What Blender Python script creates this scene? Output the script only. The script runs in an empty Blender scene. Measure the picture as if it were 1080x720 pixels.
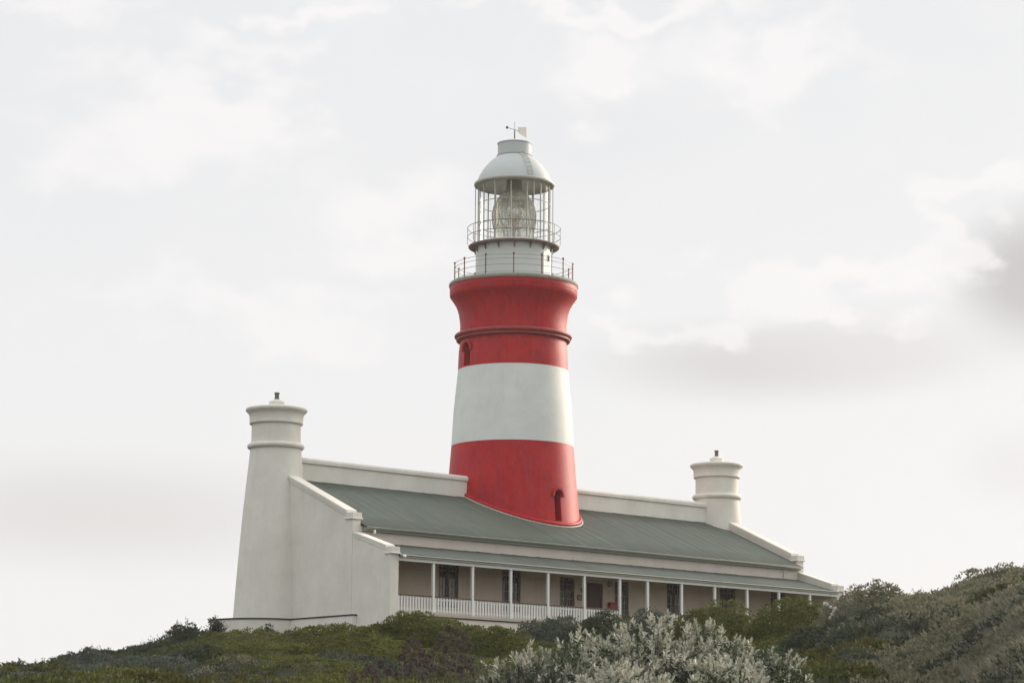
import bpy, math, random
import numpy as np
from mathutils import Matrix, Vector, noise as mnoise
R = math.radians
random.seed(7)
S = bpy.context.scene
COL = S.collection
HAZE = .00025

# ------------------------------------------------------------------ camera
F_PX = 2812.22
YAW, PITCH, ROLL = 0.7274, 0.1705, 0.0073
CAM = np.array([-89.0374, -99.9201, -8.1327])
fw = np.array([math.sin(YAW)*math.cos(PITCH), math.cos(YAW)*math.cos(PITCH), math.sin(PITCH)])
rt = np.array([math.cos(YAW), -math.sin(YAW), 0.0])
up = np.cross(rt, fw)
rt2 = rt*math.cos(ROLL) + up*math.sin(ROLL)
up2 = -rt*math.sin(ROLL) + up*math.cos(ROLL)
cd = bpy.data.cameras.new('camera')
cam = bpy.data.objects.new('camera', cd); COL.objects.link(cam)
M = Matrix.Identity(4)
for i in range(3):
    M[i][0] = rt2[i]; M[i][1] = up2[i]; M[i][2] = -fw[i]; M[i][3] = CAM[i]
cam.matrix_world = M
cd.sensor_width = 36; cd.sensor_fit = 'HORIZONTAL'; cd.lens = F_PX/1080*36
cd.clip_start = 0.5; cd.clip_end = 8000
cd.dof.use_dof = True; cd.dof.focus_distance = 128; cd.dof.aperture_fstop = 5.0
S.camera = cam

def at(px, py, d):
    """world point seen at a photo pixel, d metres away along the ground"""
    v = fw*F_PX + rt2*(px-540) - up2*(py-360)
    return CAM + v*(d/math.hypot(v[0], v[1]))

def pxd(x, y):
    dx = x-CAM[0]; dy = y-CAM[1]
    d = np.hypot(dx, dy)
    lat = dx*rt[0]+dy*rt[1]; dep = dx*math.sin(YAW)+dy*math.cos(YAW)
    a = np.arctan2(lat, dep)
    a = np.clip(a, -1.2, 1.2)
    return 540+F_PX*np.tan(a), d

# ------------------------------------------------------------------ objects
def tag(o, label=None, cat=None, group=None, kind=None):
    if label: o['label'] = label
    if cat: o['category'] = cat
    if group: o['group'] = group
    if kind: o['kind'] = kind
    return o
def empty(name, loc=(0, 0, 0), **k):
    o = bpy.data.objects.new(name, None); COL.objects.link(o)
    o.location = loc; o.empty_display_size = .3
    return tag(o, **k)

class MB:
    def __init__(s): s.v = []; s.f = []
    def add(s, vs, fs):
        n = len(s.v); s.v += [tuple(map(float, v)) for v in vs]; s.f += [tuple(n+i for i in f) for f in fs]
        return s
    def box(s, x0, x1, y0, y1, z0, z1):
        return s.add([(x0,y0,z0),(x1,y0,z0),(x1,y1,z0),(x0,y1,z0),(x0,y0,z1),(x1,y0,z1),(x1,y1,z1),(x0,y1,z1)],
                     [(3,2,1,0),(4,5,6,7),(0,1,5,4),(1,2,6,5),(2,3,7,6),(3,0,4,7)])
    def prism_yz(s, poly, x0, x1):
        n = len(poly)
        vs = [(x0, y, z) for y, z in poly]+[(x1, y, z) for y, z in poly]
        a = sum(poly[i][0]*poly[(i+1) % n][1]-poly[(i+1) % n][0]*poly[i][1] for i in range(n))
        idx = list(range(n))
        fs = [tuple(idx[::-1]), tuple(n+i for i in idx)] + [(i, (i+1) % n, n+(i+1) % n, n+i) for i in idx]
        if a < 0: fs = [tuple(reversed(f)) for f in fs]
        return s.add(vs, fs)
    def lathe(s, prof, c=(0, 0, 0), n=96, cap=True):
        """prof: (z, r) from bottom to top"""
        vs = []; fs = []
        for z, r in prof:
            for k in range(n):
                a = 2*math.pi*k/n; vs.append((c[0]+r*math.cos(a), c[1]+r*math.sin(a), c[2]+z))
        for i in range(len(prof)-1):
            for k in range(n):
                k2 = (k+1) % n; fs.append((i*n+k, i*n+k2, (i+1)*n+k2, (i+1)*n+k))
        if cap:
            fs.append(tuple(range(n-1, -1, -1))); b = (len(prof)-1)*n; fs.append(tuple(b+k for k in range(n)))
        return s.add(vs, fs)
    def tube(s, pts, r, n=8, closed=False, cap=True):
        P = [Vector(p) for p in pts]; m = len(P); vs = []; fs = []
        rr = r if isinstance(r, (list, tuple)) else [r]*m
        for i in range(m):
            t = (P[(i+1) % m]-P[i-1]) if closed else (P[min(i+1, m-1)]-P[max(i-1, 0)])
            t.normalize()
            h = Vector((0, 0, 1)) if abs(t.z) < .9 else Vector((1, 0, 0))
            a = t.cross(h).normalized(); b = a.cross(t)
            for k in range(n):
                q = 2*math.pi*k/n; vs.append(P[i]+(a*math.cos(q)+b*math.sin(q))*rr[i])
        for i in range(m if closed else m-1):
            j = (i+1) % m
            for k in range(n):
                k2 = (k+1) % n; fs.append((i*n+k, j*n+k, j*n+k2, i*n+k2))
        if cap and not closed:
            fs.append(tuple(range(n))); fs.append(tuple((m-1)*n+k for k in range(n-1, -1, -1)))
        return s.add(vs, fs)
    def ring(s, r, z, t, c=(0, 0), n=96, seg=8):
        return s.tube([(c[0]+r*math.cos(2*math.pi*k/n), c[1]+r*math.sin(2*math.pi*k/n), z) for k in range(n)], t, seg, True)
    def ball(s, c, r, n=12, m=8):
        prof = [(-r*math.cos(math.pi*i/m), max(1e-4, r*math.sin(math.pi*i/m))) for i in range(m+1)]
        return s.lathe(prof, c, n)
    def build(s, name, mat, parent=None, smooth=None, bevel=0):
        me = bpy.data.meshes.new(name); me.from_pydata(s.v, [], s.f); me.update()
        me.materials.append(mat)
        if smooth is not None:
            me.polygons.foreach_set('use_smooth', [True]*len(me.polygons)); me.set_sharp_from_angle(angle=R(smooth))
        o = bpy.data.objects.new(name, me); COL.objects.link(o)
        if parent: o.parent = parent
        if bevel:
            b = o.modifiers.new('bevel', 'BEVEL'); b.width = bevel; b.segments = 2; b.limit_method = 'ANGLE'
        return o

# ------------------------------------------------------------------ materials
def newmat(name):
    m = bpy.data.materials.new(name); m.use_nodes = True
    nt = m.node_tree; b = nt.nodes['Principled BSDF']
    return m, nt, b
def N(nt, t, **kw):
    n = nt.nodes.new(t)
    for k, v in kw.items():
        if k in n.inputs: n.inputs[k].default_value = v
        else: setattr(n, k, v)
    return n
def ramp(nt, fac, stops):
    r = nt.nodes.new('ShaderNodeValToRGB'); e = r.color_ramp.elements
    while len(e) < len(stops): e.new(0.5)
    for i, (p, c) in enumerate(stops): e[i].position = p; e[i].color = (*c, 1)
    nt.links.new(fac, r.inputs[0]); return r.outputs[0]
def mixc(nt, fac, a, b, mode='MIX'):
    m = nt.nodes.new('ShaderNodeMix'); m.data_type = 'RGBA'; m.blend_type = mode
    for s, v in ((m.inputs[0], fac), (m.inputs[6], a), (m.inputs[7], b)):
        if hasattr(v, 'is_linked'): nt.links.new(v, s)
        else: s.default_value = v if not isinstance(v, tuple) else (*v, 1)
    return m.outputs[2]
def coords(nt, scale=(1, 1, 1), which='Object'):
    t = nt.nodes.new('ShaderNodeTexCoord'); mp = nt.nodes.new('ShaderNodeMapping'); mp.inputs['Scale'].default_value = scale
    nt.links.new(t.outputs[which], mp.inputs[0]); return mp.outputs[0]
def noisef(nt, vec, scale, detail=5, rough=.6):
    n = N(nt, 'ShaderNodeTexNoise', Scale=scale, Detail=detail, Roughness=rough); nt.links.new(vec, n.inputs['Vector']); return n.outputs['Fac']
def bump(nt, b, h, strength, dist):
    n = N(nt, 'ShaderNodeBump', Strength=strength, Distance=dist); nt.links.new(h, n.inputs['Height']); nt.links.new(n.outputs[0], b.inputs['Normal'])

def plaster(name, c1, c2, stain, rough=.75, streak=.5):
    m, nt, b = newmat(name)
    v = coords(nt); vs = coords(nt, (1.6, 1.6, .14))
    base = mixc(nt, ramp(nt, noisef(nt, v, .8, 9, .68), [(.36, (0, 0, 0)), (.64, (1, 1, 1))]), c1, c2)
    st = ramp(nt, noisef(nt, vs, 1.6, 6, .7), [(.5, (0, 0, 0)), (.8, (streak,)*3)])
    col = mixc(nt, st, base, stain)
    nt.links.new(col, b.inputs['Base Color']); b.inputs['Roughness'].default_value = rough
    b.inputs['Specular IOR Level'].default_value = .3
    bump(nt, b, noisef(nt, v, 5, 8, .65), .35, .02)
    return m
M_cream = plaster('cream_plaster', (.665, .645, .58), (.75, .735, .67), (.54, .505, .43), streak=.26)
M_white = plaster('white_band_paint', (.64, .665, .63), (.71, .73, .70), (.52, .53, .49), .6, .35)
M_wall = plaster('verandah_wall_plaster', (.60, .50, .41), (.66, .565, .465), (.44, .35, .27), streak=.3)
M_base = plaster('base_wall_plaster', (.62, .56, .50), (.68, .62, .565), (.42, .36, .30), streak=.3)

def redpaint():
    m, nt, b = newmat('red_paint')
    v = coords(nt); vs = coords(nt, (2.2, 2.2, .22)); fine = coords(nt, (1, 1, .5))
    base = mixc(nt, ramp(nt, noisef(nt, v, .7, 8, .7), [(.38, (0, 0, 0)), (.62, (1, 1, 1))]), (.40, .001, .012), (.50, .009, .009))
    fade = ramp(nt, noisef(nt, vs, 1.5, 10, .82), [(.47, (0, 0, 0)), (.72, (.55,)*3)])
    col = mixc(nt, fade, base, (.37, .062, .06))
    sp = ramp(nt, noisef(nt, fine, 7, 10, .85), [(.50, (0, 0, 0)), (.70, (.55,)*3)])
    col = mixc(nt, sp, col, (.32, .05, .052))
    dk = ramp(nt, noisef(nt, fine, 3.4, 9, .8), [(.50, (0, 0, 0)), (.68, (.75,)*3)])
    col = mixc(nt, dk, col, (.20, .004, .014))
    nt.links.new(col, b.inputs['Base Color'])
    b.inputs['Roughness'].default_value = .5; b.inputs['Specular IOR Level'].default_value = .25
    bump(nt, b, noisef(nt, v, 6, 8, .7), .3, .02)
    return m
M_red = redpaint()

def simple(name, c, rough=.5, var=.12, metal=0, scale=6, spec=.5):
    m, nt, b = newmat(name); v = coords(nt)
    f = noisef(nt, v, scale, 5)
    lo = tuple(x*(1-var) for x in c); hi = tuple(min(1, x*(1+var)) for x in c)
    nt.links.new(mixc(nt, f, lo, hi), b.inputs['Base Color'])
    b.inputs['Roughness'].default_value = rough; b.inputs['Metallic'].default_value = metal
    b.inputs['Specular IOR Level'].default_value = spec
    return m
M_deckgrey = simple('weathered_concrete', (.27, .27, .225), .8, .3, scale=3)
M_collar = simple('worn_red_moulding', (.31, .035, .035), .55, .5, scale=4)
M_railred = simple('dark_red_ironwork', (.13, .016, .022), .5, .3)
M_railthin = simple('grey_wire', (.30, .31, .30), .5, .1)
M_lwhite = simple('lantern_white_paint', (.60, .625, .60), .45, .06, scale=2)
M_dome = simple('dome_paint', (.50, .54, .535), .6, .06, scale=1.5)
M_lining = simple('white_dome_lining', (.86, .86, .83), .6, .03)
M_rim = simple('dome_rim_paint', (.40, .40, .355), .5, .15)
M_iron = simple('rusty_iron', (.23, .175, .155), .65, .35, scale=5)
M_bar = simple('glazing_bar_paint', (.36, .375, .34), .45, .15)
M_barrail = simple('green_grey_iron', (.10, .11, .10), .5, .2)
M_brass = simple('brass_frame', (.36, .35, .29), .4, .2, .2)
M_lamp = simple('pink_lamp', (.75, .42, .33), .4, .05)
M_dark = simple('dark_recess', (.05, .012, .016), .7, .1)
M_frame = simple('dark_brown_joinery', (.065, .034, .032), .45, .2)
M_barlight = simple('weathered_sash_paint', (.24, .225, .205), .5, .2)
M_door = simple('maroon_door', (.06, .018, .020), .5, .2)
M_post = simple('white_gloss_timber', (.70, .71, .68), .45, .05)
M_beam = simple('white_beam_paint', (.66, .67, .63), .5, .07)
M_rail = simple('brown_handrail', (.085, .04, .032), .5, .2)
M_gutter = simple('grey_green_gutter', (.30, .32, .27), .45, .1)
M_deck = simple('deck_edge_paint', (.40, .355, .30), .6, .15)
M_black = simple('flat_black_edge', (.012, .012, .012), .6, .2)
M_pot = simple('grey_flue_pot', (.12, .105, .10), .7, .2)
M_ceil = simple('verandah_ceiling', (.16, .12, .10), .7, .1)
M_flash = simple('lead_flashing', (.48, .44, .40), .5, .15)
M_curtain = simple('net_curtain', (.62, .63, .58), .9, .1)
M_redbox = simple('bright_red_enamel', (.28, .008, .014), .4, .1)
M_signdark = simple('dark_plate', (.03, .032, .032), .4, .1)
M_lampwhite = simple('white_plastic', (.78, .78, .76), .35, .03)
M_stone = simple('step_stone', (.36, .33, .29), .8, .2)

def roofmat():
    m, nt, b = newmat('green_roof_sheeting'); v = coords(nt); sx = coords(nt, (1.35, .12, .12)); wide = coords(nt, (.35, 1, 1))
    a = mixc(nt, noisef(nt, wide, .5, 5), (.068, .092, .072), (.100, .124, .100))
    st = ramp(nt, noisef(nt, sx, 3.2, 4, .75), [(.4, (0, 0, 0)), (.7, (.6,)*3)])
    col = mixc(nt, st, a, (.14, .156, .130))
    d = ramp(nt, noisef(nt, v, 2.4, 8, .75), [(.58, (0, 0, 0)), (.75, (.4,)*3)])
    col = mixc(nt, d, col, (.09, .095, .08))
    nt.links.new(col, b.inputs['Base Color']); b.inputs['Roughness'].default_value = .55
    b.inputs['Specular IOR Level'].default_value = .35
    return m
M_roof = roofmat()

def glass(name, tint, gloss=.5, rough=.02):
    m = bpy.data.materials.new(name); m.use_nodes = True; nt = m.node_tree; nt.nodes.clear()
    o = nt.nodes.new('ShaderNodeOutputMaterial'); tr = N(nt, 'ShaderNodeBsdfTransparent', Color=(*tint, 1))
    g = N(nt, 'ShaderNodeBsdfGlossy', Roughness=rough); fr = N(nt, 'ShaderNodeFresnel', IOR=1.5)
    mx = nt.nodes.new('ShaderNodeMixShader'); mu = N(nt, 'ShaderNodeMath', operation='MULTIPLY'); mu.inputs[1].default_value = gloss
    nt.links.new(fr.outputs[0], mu.inputs[0]); nt.links.new(mu.outputs[0], mx.inputs[0])
    nt.links.new(tr.outputs[0], mx.inputs[1]); nt.links.new(g.outputs[0], mx.inputs[2]); nt.links.new(mx.outputs[0], o.inputs[0])
    return m
M_glaze = glass('lantern_glass', (.965, .975, .97), .10, .12)
def winglass():
    m, nt, b = newmat('dark_window_glass')
    b.inputs['Base Color'].default_value = (.02, .024, .024, 1); b.inputs['Roughness'].default_value = .06
    b.inputs['Specular IOR Level'].default_value = .5
    v = coords(nt); bump(nt, b, noisef(nt, v, 2.5, 2), .08, .02)
    return m
M_win = winglass()
def lensmat():
    m, nt, b = newmat('prism_glass')
    v = coords(nt)
    col = mixc(nt, ramp(nt, noisef(nt, v, 3.5, 7, .75), [(.38, (0, 0, 0)), (.62, (1, 1, 1))]), (.60, .62, .58), (.92, .93, .90))
    nt.links.new(col, b.inputs['Base Color'])
    b.inputs['Roughness'].default_value = .08; b.inputs['Transmission Weight'].default_value = .92; b.inputs['IOR'].default_value = 1.22
    t = nt.nodes.new('ShaderNodeBsdfTranslucent'); nt.links.new(col, t.inputs[0])
    mx = nt.nodes.new('ShaderNodeMixShader'); mx.inputs[0].default_value = .16
    o = nt.nodes['Material Output']; nt.links.new(b.outputs[0], mx.inputs[1]); nt.links.new(t.outputs[0], mx.inputs[2]); nt.links.new(mx.outputs[0], o.inputs[0])
    return m
M_lens = lensmat()

def leafmat(name, cols, rough=.75, trans=.25, patch=.5, spec=.12):
    m, nt, b = newmat(name)
    g = nt.nodes.new('ShaderNodeNewGeometry')
    col = ramp(nt, g.outputs['Random Per Island'], [(i/(len(cols)-1), c) for i, c in enumerate(cols)])
    v = coords(nt); p = noisef(nt, v, patch, 4)
    col = mixc(nt, ramp(nt, p, [(.38, (.0,)*3), (.62, (.75,)*3)]), col, cols[-1])
    nt.links.new(col, b.inputs['Base Color']); b.inputs['Roughness'].default_value = rough
    b.inputs['Specular IOR Level'].default_value = spec
    t = nt.nodes.new('ShaderNodeBsdfTranslucent'); nt.links.new(col, t.inputs[0])
    mx = nt.nodes.new('ShaderNodeMixShader'); mx.inputs[0].default_value = trans
    o = nt.nodes['Material Output']; nt.links.new(b.outputs[0], mx.inputs[1]); nt.links.new(t.outputs[0], mx.inputs[2]); nt.links.new(mx.outputs[0], o.inputs[0])
    return m
M_olive = leafmat('olive_cushion_leaves', [(.066, .083, .021), (.116, .128, .032), (.087, .104, .028), (.144, .146, .046)])
M_dkgreen = leafmat('dark_green_leaves', [(.048, .064, .038), (.076, .094, .052), (.060, .078, .047), (.094, .108, .066)])
M_bluegr = leafmat('blue_green_leaves', [(.068, .088, .068), (.106, .126, .100), (.085, .104, .083), (.128, .144, .114)])
M_drab = leafmat('haze_paled_drab_leaves', [(.150, .148, .094), (.222, .216, .142), (.182, .178, .118), (.26, .25, .175)])  # drab leaves lightened so their colour carries the sun-glare haze on the right
M_silver = leafmat('silver_leaves', [(.26, .285, .225), (.50, .50, .41), (.36, .375, .30), (.62, .61, .51)], .5, .12, 2.5)
M_under = leafmat('lower_green_leaves', [(.052, .076, .044), (.10, .13, .078), (.074, .10, .060)], .5, .12)
M_spiky = leafmat('grey_spiky_leaves', [(.06, .07, .06), (.12, .13, .11), (.085, .095, .08)])
M_grass = leafmat('pale_dune_grass', [(.19, .195, .155), (.29, .285, .225), (.235, .23, .18), (.34, .315, .24)], .6, .3)  # pale grass, lightened further for the hazy glare over the right bank
M_dead = leafmat('dead_flower_brown', [(.075, .055, .05), (.15, .115, .105), (.11, .085, .075)], .8, .1)
M_flower = leafmat('white_petals', [(.70, .68, .63), (.82, .80, .76)], .6, .4)
M_twig = simple('grey_brown_twig', (.11, .09, .075), .8, .3)
def groundmat():
    m, nt, b = newmat('scrubby_soil'); v = coords(nt)
    c = mixc(nt, noisef(nt, v, .35, 6), (.034, .042, .016), (.05, .054, .021))
    c = mixc(nt, ramp(nt, noisef(nt, v, 4, 8, .8), [(.5, (0, 0, 0)), (.75, (.5,)*3)]), c, (.075, .066, .045))
    nt.links.new(c, b.inputs['Base Color']); b.inputs['Roughness'].default_value = .95
    bump(nt, b, noisef(nt, v, 6, 8, .8), .8, .1)
    return m
M_ground = groundmat()

# ------------------------------------------------------------------ lighthouse tower
AZ = -131.7           # azimuth (deg) that faces the photographer
def pol(r, phi, z):   # phi: degrees to the right of the photographer's side
    a = R(AZ+phi); return (r*math.cos(a), r*math.sin(a), z)

tower = empty('lighthouse', (0, 0, 0), label='tall red and white banded lighthouse with a domed glass lantern', cat='lighthouse')
def boolcut(o, cutters):
    for c in cutters:
        md = o.modifiers.new('cut', 'BOOLEAN'); md.operation = 'DIFFERENCE'; md.object = c; md.solver = 'EXACT'
    bpy.context.view_layer.update()
    ev = o.evaluated_get(bpy.context.evaluated_depsgraph_get())
    me = bpy.data.meshes.new_from_object(ev); old = o.data
    o.modifiers.clear(); o.data = me
    me.set_sharp_from_angle(angle=R(35))
    for c in cutters:
        bpy.data.objects.remove(c)
def arch(w, z0, z1, n=14):
    """outline of a round-headed opening in local (u, z)"""
    pts = [(-w/2, z0), (w/2, z0)]
    zc = z1-w/2
    for i in range(n+1):
        a = math.pi*i/n; pts.append((w/2*math.cos(a), zc+w/2*math.sin(a)))
    return pts
def tower_window(az, r_face, w, z0, z1, shaft):
    ca, sa = math.cos(R(az)), math.sin(R(az))
    def W(u, r, z): return (r*ca - u*sa, r*sa + u*ca, z)
    def prism(out, ra, rb):
        n = len(out); vs = [W(u, ra, z) for u, z in out]+[W(u, rb, z) for u, z in out]
        return MB().add(vs, [tuple(range(n-1, -1, -1)), tuple(n+i for i in range(n))]+[(i, (i+1) % n, n+(i+1) % n, n+i) for i in range(n)])
    cut = prism(arch(w, z0, z1), r_face-.42, r_face+.5).build('cutter', M_dark)
    boolcut(shaft, [cut])
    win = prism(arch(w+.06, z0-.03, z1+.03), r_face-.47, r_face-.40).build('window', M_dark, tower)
    b = MB()
    for u in (0,):
        vs = [W(-.02, r_face-.395, z0), W(.02, r_face-.395, z0), W(.02, r_face-.395, z1-.06), W(-.02, r_face-.395, z1-.06),
              W(-.02, r_face-.36, z0), W(.02, r_face-.36, z0), W(.02, r_face-.36, z1-.06), W(-.02, r_face-.36, z1-.06)]
        b.add(vs, [(3,2,1,0),(4,5,6,7),(0,1,5,4),(1,2,6,5),(2,3,7,6),(3,0,4,7)])
    b.build('glazing_bar', M_frame, win)
    # hood moulding with short horizontal returns
    zc = z1-w/2; ri, ro = w/2+.05, w/2+.15
    h = MB(); n = 16; vs = []; fs = []
    for i in range(n+1):
        a = math.pi*i/n
        for rr, rad in ((ri, r_face-.08), (ro, r_face-.08), (ro, r_face+.075), (ri, r_face+.075)):
            vs.append(W(rr*math.cos(a), rad, zc+rr*math.sin(a)))
    for i in range(n):
        for k in range(4):
            k2 = (k+1) % 4; fs.append((i*4+k, i*4+k2, (i+1)*4+k2, (i+1)*4+k))
    fs += [(3, 2, 1, 0), tuple(n*4+k for k in range(4))]
    h.add(vs, fs)
    for s in (-1, 1):
        us = sorted((s*(ri-.002), s*(ro+.03)))
        v8 = [W(u, rad, z) for rad in (r_face-.08, r_face+.073) for u, z in ((us[0], zc-.09), (us[1], zc-.09), (us[1], zc-.002), (us[0], zc-.002))]
        h.add(v8, [(0,1,2,3),(7,6,5,4),(0,4,5,1),(1,5,6,2),(2,6,7,3),(3,7,4,0)])
    h.build('hood_moulding', M_red, win)

def shaft_r(z):
    P = [(-1, 4.06), (4.5, 3.56), (6.33, 3.362), (7.93, 3.215), (8.6, 3.165), (9.47, 3.10), (11.3, 3.0), (13.36, 2.80)]
    return float(np.interp(z, [p[0] for p in P], [p[1] for p in P]))
zs = list(np.linspace(-1, 9.47, 22))
red_base = MB().lathe([(z, shaft_r(z)) for z in zs], n=128).build('lower_red_shaft', M_red, tower, 35)
tower_window(-89.5, 3.37, .42, 5.50, 7.02, red_base)
zs = list(np.linspace(9.475, 13.355, 10))
MB().lathe([(z, shaft_r(z)) for z in zs], n=128).build('white_shaft_band', M_white, tower, 35)
red_top = MB().lathe([(13.36, 2.80), (13.8, 2.79), (14.3, 2.77), (14.85, 2.71), (15.25, 2.715), (15.7, 2.711), (16.0, 2.745), (16.25, 2.785), (16.5, 2.855), (16.7, 2.94), (16.9, 3.06), (17.05, 3.17), (17.17, 3.255), (17.38, 3.262), (17.385, 3.235), (17.41, 3.235), (17.415, 3.258), (17.655, 3.262)], n=128).build('upper_red_shaft', M_red, tower, 28)
tower_window(171.5, 2.79, .56, 13.42, 14.55, red_top)
MB().lathe([(14.83, 2.66), (14.84, 2.80), (14.86, 2.87), (14.90, 2.905), (14.95, 2.905), (14.985, 2.88), (15.0, 2.90), (15.03, 2.96), (15.08, 2.995), (15.14, 3.0), (15.19, 2.965), (15.22, 2.87), (15.25, 2.76), (15.26, 2.66)], n=128, cap=False).build('collar_moulding', M_collar, tower, 50)
# flashing where the shaft meets the front roof slope
def roof_z(y): return 6.78+(-.3-abs(y)+.3)*.444 if True else 0
fl = []; kick = []
for k in range(120):
    a = 2*math.pi*k/120
    z = 6.0
    for _ in range(12):
        r = shaft_r(z); z = roof_z(r*math.sin(a))
    fl.append(((r+.13)*math.cos(a), (r+.13)*math.sin(a), roof_z((r+.13)*math.sin(a))+.03)); kick.append(((r+.02)*math.cos(a), (r+.02)*math.sin(a), z+.10))
MB().tube(fl, .036, 8, True).build('base_flashing', M_flash, tower, 60)
MB().tube(kick, .10, 8, True).build('base_kick', M_red, tower, 60)
# gallery
deck = MB().lathe([(17.658, 3.20), (17.66, 3.285), (17.70, 3.305), (17.80, 3.305), (17.845, 3.27), (17.86, 3.20)], n=128).build('gallery_deck', M_deckgrey, tower, 40)
rail = MB()
for z, t in ((18.83, .013), (18.63, .013), (18.33, .013), (17.97, .013)): rail.ring(3.03, z, t, n=104, seg=6)
gr = rail.build('gallery_railing', M_railthin, tower, 60)
for k in range(13):
    p = pol(3.03, k*360/13, 0)
    b = MB().tube([(p[0], p[1], 17.855), (p[0], p[1], 18.84)], .028, 8)
    b.ball((p[0], p[1], 18.88), .055)
    for z in (18.33, 18.63): b.ball((p[0], p[1], z), .038, 10, 6)
    b.lathe([(17.858, .07), (17.89, .06)], (p[0], p[1], 0), 10)
    b.build('railing_post', M_railred, gr, 50)
# lantern drum and its gallery
drum = MB().lathe([(17.865, 1.97), (17.95, 1.97), (17.96, 1.955), (18.75, 1.955), (18.755, 1.947), (18.775, 1.947), (18.78, 1.955), (19.72, 1.955)], n=96).build('lantern_drum', M_lwhite, tower, 30)
MB().box(-.31, .31, -.02, .02, 0, 1.35).build('drum_door', M_lwhite, drum)
dd = bpy.data.objects['drum_door']; q = pol(1.955, 58, 17.98); dd.location = q; dd.rotation_euler = (0, 0, R(AZ+58+90))
lg = MB().lathe([(19.722, 1.9), (19.73, 2.30), (19.76, 2.33), (19.81, 2.33), (19.82, 1.9)], n=96).build('lantern_gallery', M_iron, tower, 30)
for k in range(15):
    phi = k*24+1
    a = R(AZ+phi); ca, sa = math.cos(a), math.sin(a)
    pr_ = [(1.957, 19.42), (1.985, 19.42), (2.06, 19.60), (2.27, 19.685), (2.27, 19.724), (1.957, 19.724)]
    n = len(pr_); vs = [(r*ca-t*sa, r*sa+t*ca, z) for t in (-.03, .03) for r, z in pr_]
    MB().add(vs, [tuple(range(n)), tuple(n+i for i in range(n-1, -1, -1))]+[(i, n+i, n+(i+1) % n, (i+1) % n) for i in range(n)]).build('bracket', M_iron, lg)
rl = MB()
for z in (20.31, 20.77): rl.ring(2.38, z, .017, n=96, seg=6)
ur = rl.build('lantern_railing', M_barrail, tower, 60)
for k in range(12):
    p = pol(2.38, 90+k*30, 0); q = pol(2.30, 90+k*30, 0)
    MB().tube([(q[0], q[1], 19.82), (p[0], p[1], 19.98), (p[0], p[1], 20.77)], .015, 6).build('railing_post', M_bar, ur, 60)
# glazing
gz = MB().lathe([(19.822, 1.84), (22.98, 1.84)], n=96, cap=False).build('lantern_glazing', M_glaze, tower, 60)
for z in (22.0, 20.90):
    MB().ring(1.85, z, .022, n=96, seg=6).build('glazing_ring', M_bar, gz, 60)
for k in range(14):
    p = pol(1.855, -5+k*360/14, 0)
    MB().tube([(p[0], p[1], 19.83), (p[0], p[1], 23.0)], .034, 8).build('glazing_bar', M_bar, gz, 60)
for k in range(6):
    p = pol(1.99, 90+k*60, 0)
    MB().tube([(p[0], p[1], 19.83), (p[0], p[1], 23.0)], .022, 6).build('outer_rod', M_bar, gz, 60)
MB().lathe([(19.83, 1.93), (19.95, 1.93), (19.96, 1.87)], n=96).build('lantern_floor', M_lining, tower, 30)
# dome
dp = [(23.02, 1.93), (23.10, 1.93), (23.2, 1.915), (23.35, 1.87), (23.565, 1.775), (23.8, 1.63), (24.03, 1.465), (24.2, 1.31), (24.37, 1.12), (24.5, .96), (24.60, .84)]
dome = MB().lathe(dp, n=96, cap=False).build('dome', M_dome, tower, 30)
MB().lathe([(z-.035, r-.04) for z, r in dp], n=96, cap=False).build('dome_lining', M_lining, dome, 30)
MB().lathe([(22.95, 1.80), (22.95, 2.0), (22.99, 2.06), (23.05, 2.075), (23.12, 2.06), (23.16, 2.0), (23.165, 1.90)], n=96, cap=False).build('dome_rim', M_rim, dome, 50)
lad = MB(); phi0 = 25
ang = [(z+.02, r+.03) for z, r in dp[2:]]
def onm(s, z, r):
    a = R(AZ+phi0); ca, sa = math.cos(a), math.sin(a); return (r*ca-s*sa, r*sa+s*ca, z)
for s in (-.14, .14): lad.tube([onm(s, z+.02, r+.03) for z, r in ang], .02, 6)
tt = np.linspace(0, len(ang)-1.01, 8)
for t in tt:
    i = int(t); f = t-i; z = ang[i][0]*(1-f)+ang[i+1][0]*f; r = ang[i][1]*(1-f)+ang[i+1][1]*f
    lad.tube([onm(-.14, z+.02, r+.03), onm(.14, z+.02, r+.03)], .016, 6)
lad.build('dome_ladder', M_rim, dome, 60)
for ph in (-63, -38, 52, 72):
    pass
vent = MB().lathe([(24.57, .84), (24.575, .90), (24.60, .90), (24.61, .865), (25.20, .865), (25.21, .895), (25.25, .895), (25.36, .55), (25.50, .06)], n=64).build('roof_vent', M_dome, tower, 28)
MB().ring(.90, 24.585, .03, n=64).build('vent_seam', M_rim, vent, 60)
# weather vane
vane = MB().tube([(0, 0, 25.48), (0, 0, 25.95)], .035, 8).tube([(0, 0, 25.9), (0, 0, 26.42)], .012, 6).build('weather_vane', M_barrail, tower, 60)
vd = -rt*.63 - np.array([math.sin(YAW), math.cos(YAW), 0])*.77; vd /= np.linalg.norm(vd)
vz = 25.99
MB().tube([vd*.62+np.array([0, 0, vz]), vd*-.35+np.array([0, 0, vz])], .016, 6).ball(tuple(vd*.62+np.array([0, 0, vz])), .075).build('vane_arm', M_barrail, vane, 60)
sd = np.array([-vd[1], vd[0], 0])*.012
out = [(-.28, .26), (-.95, .40), (-.97, -.20), (-.62, -.12), (-.35, -.04)]
out = [(-.28, .20), (-.93, .33), (-.95, -.22), (-.60, -.16), (-.33, -.10)]
vs = [vd*a+np.array([0, 0, vz+h])+s for s in (sd, -sd) for a, h in out]; n = len(out)
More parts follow.
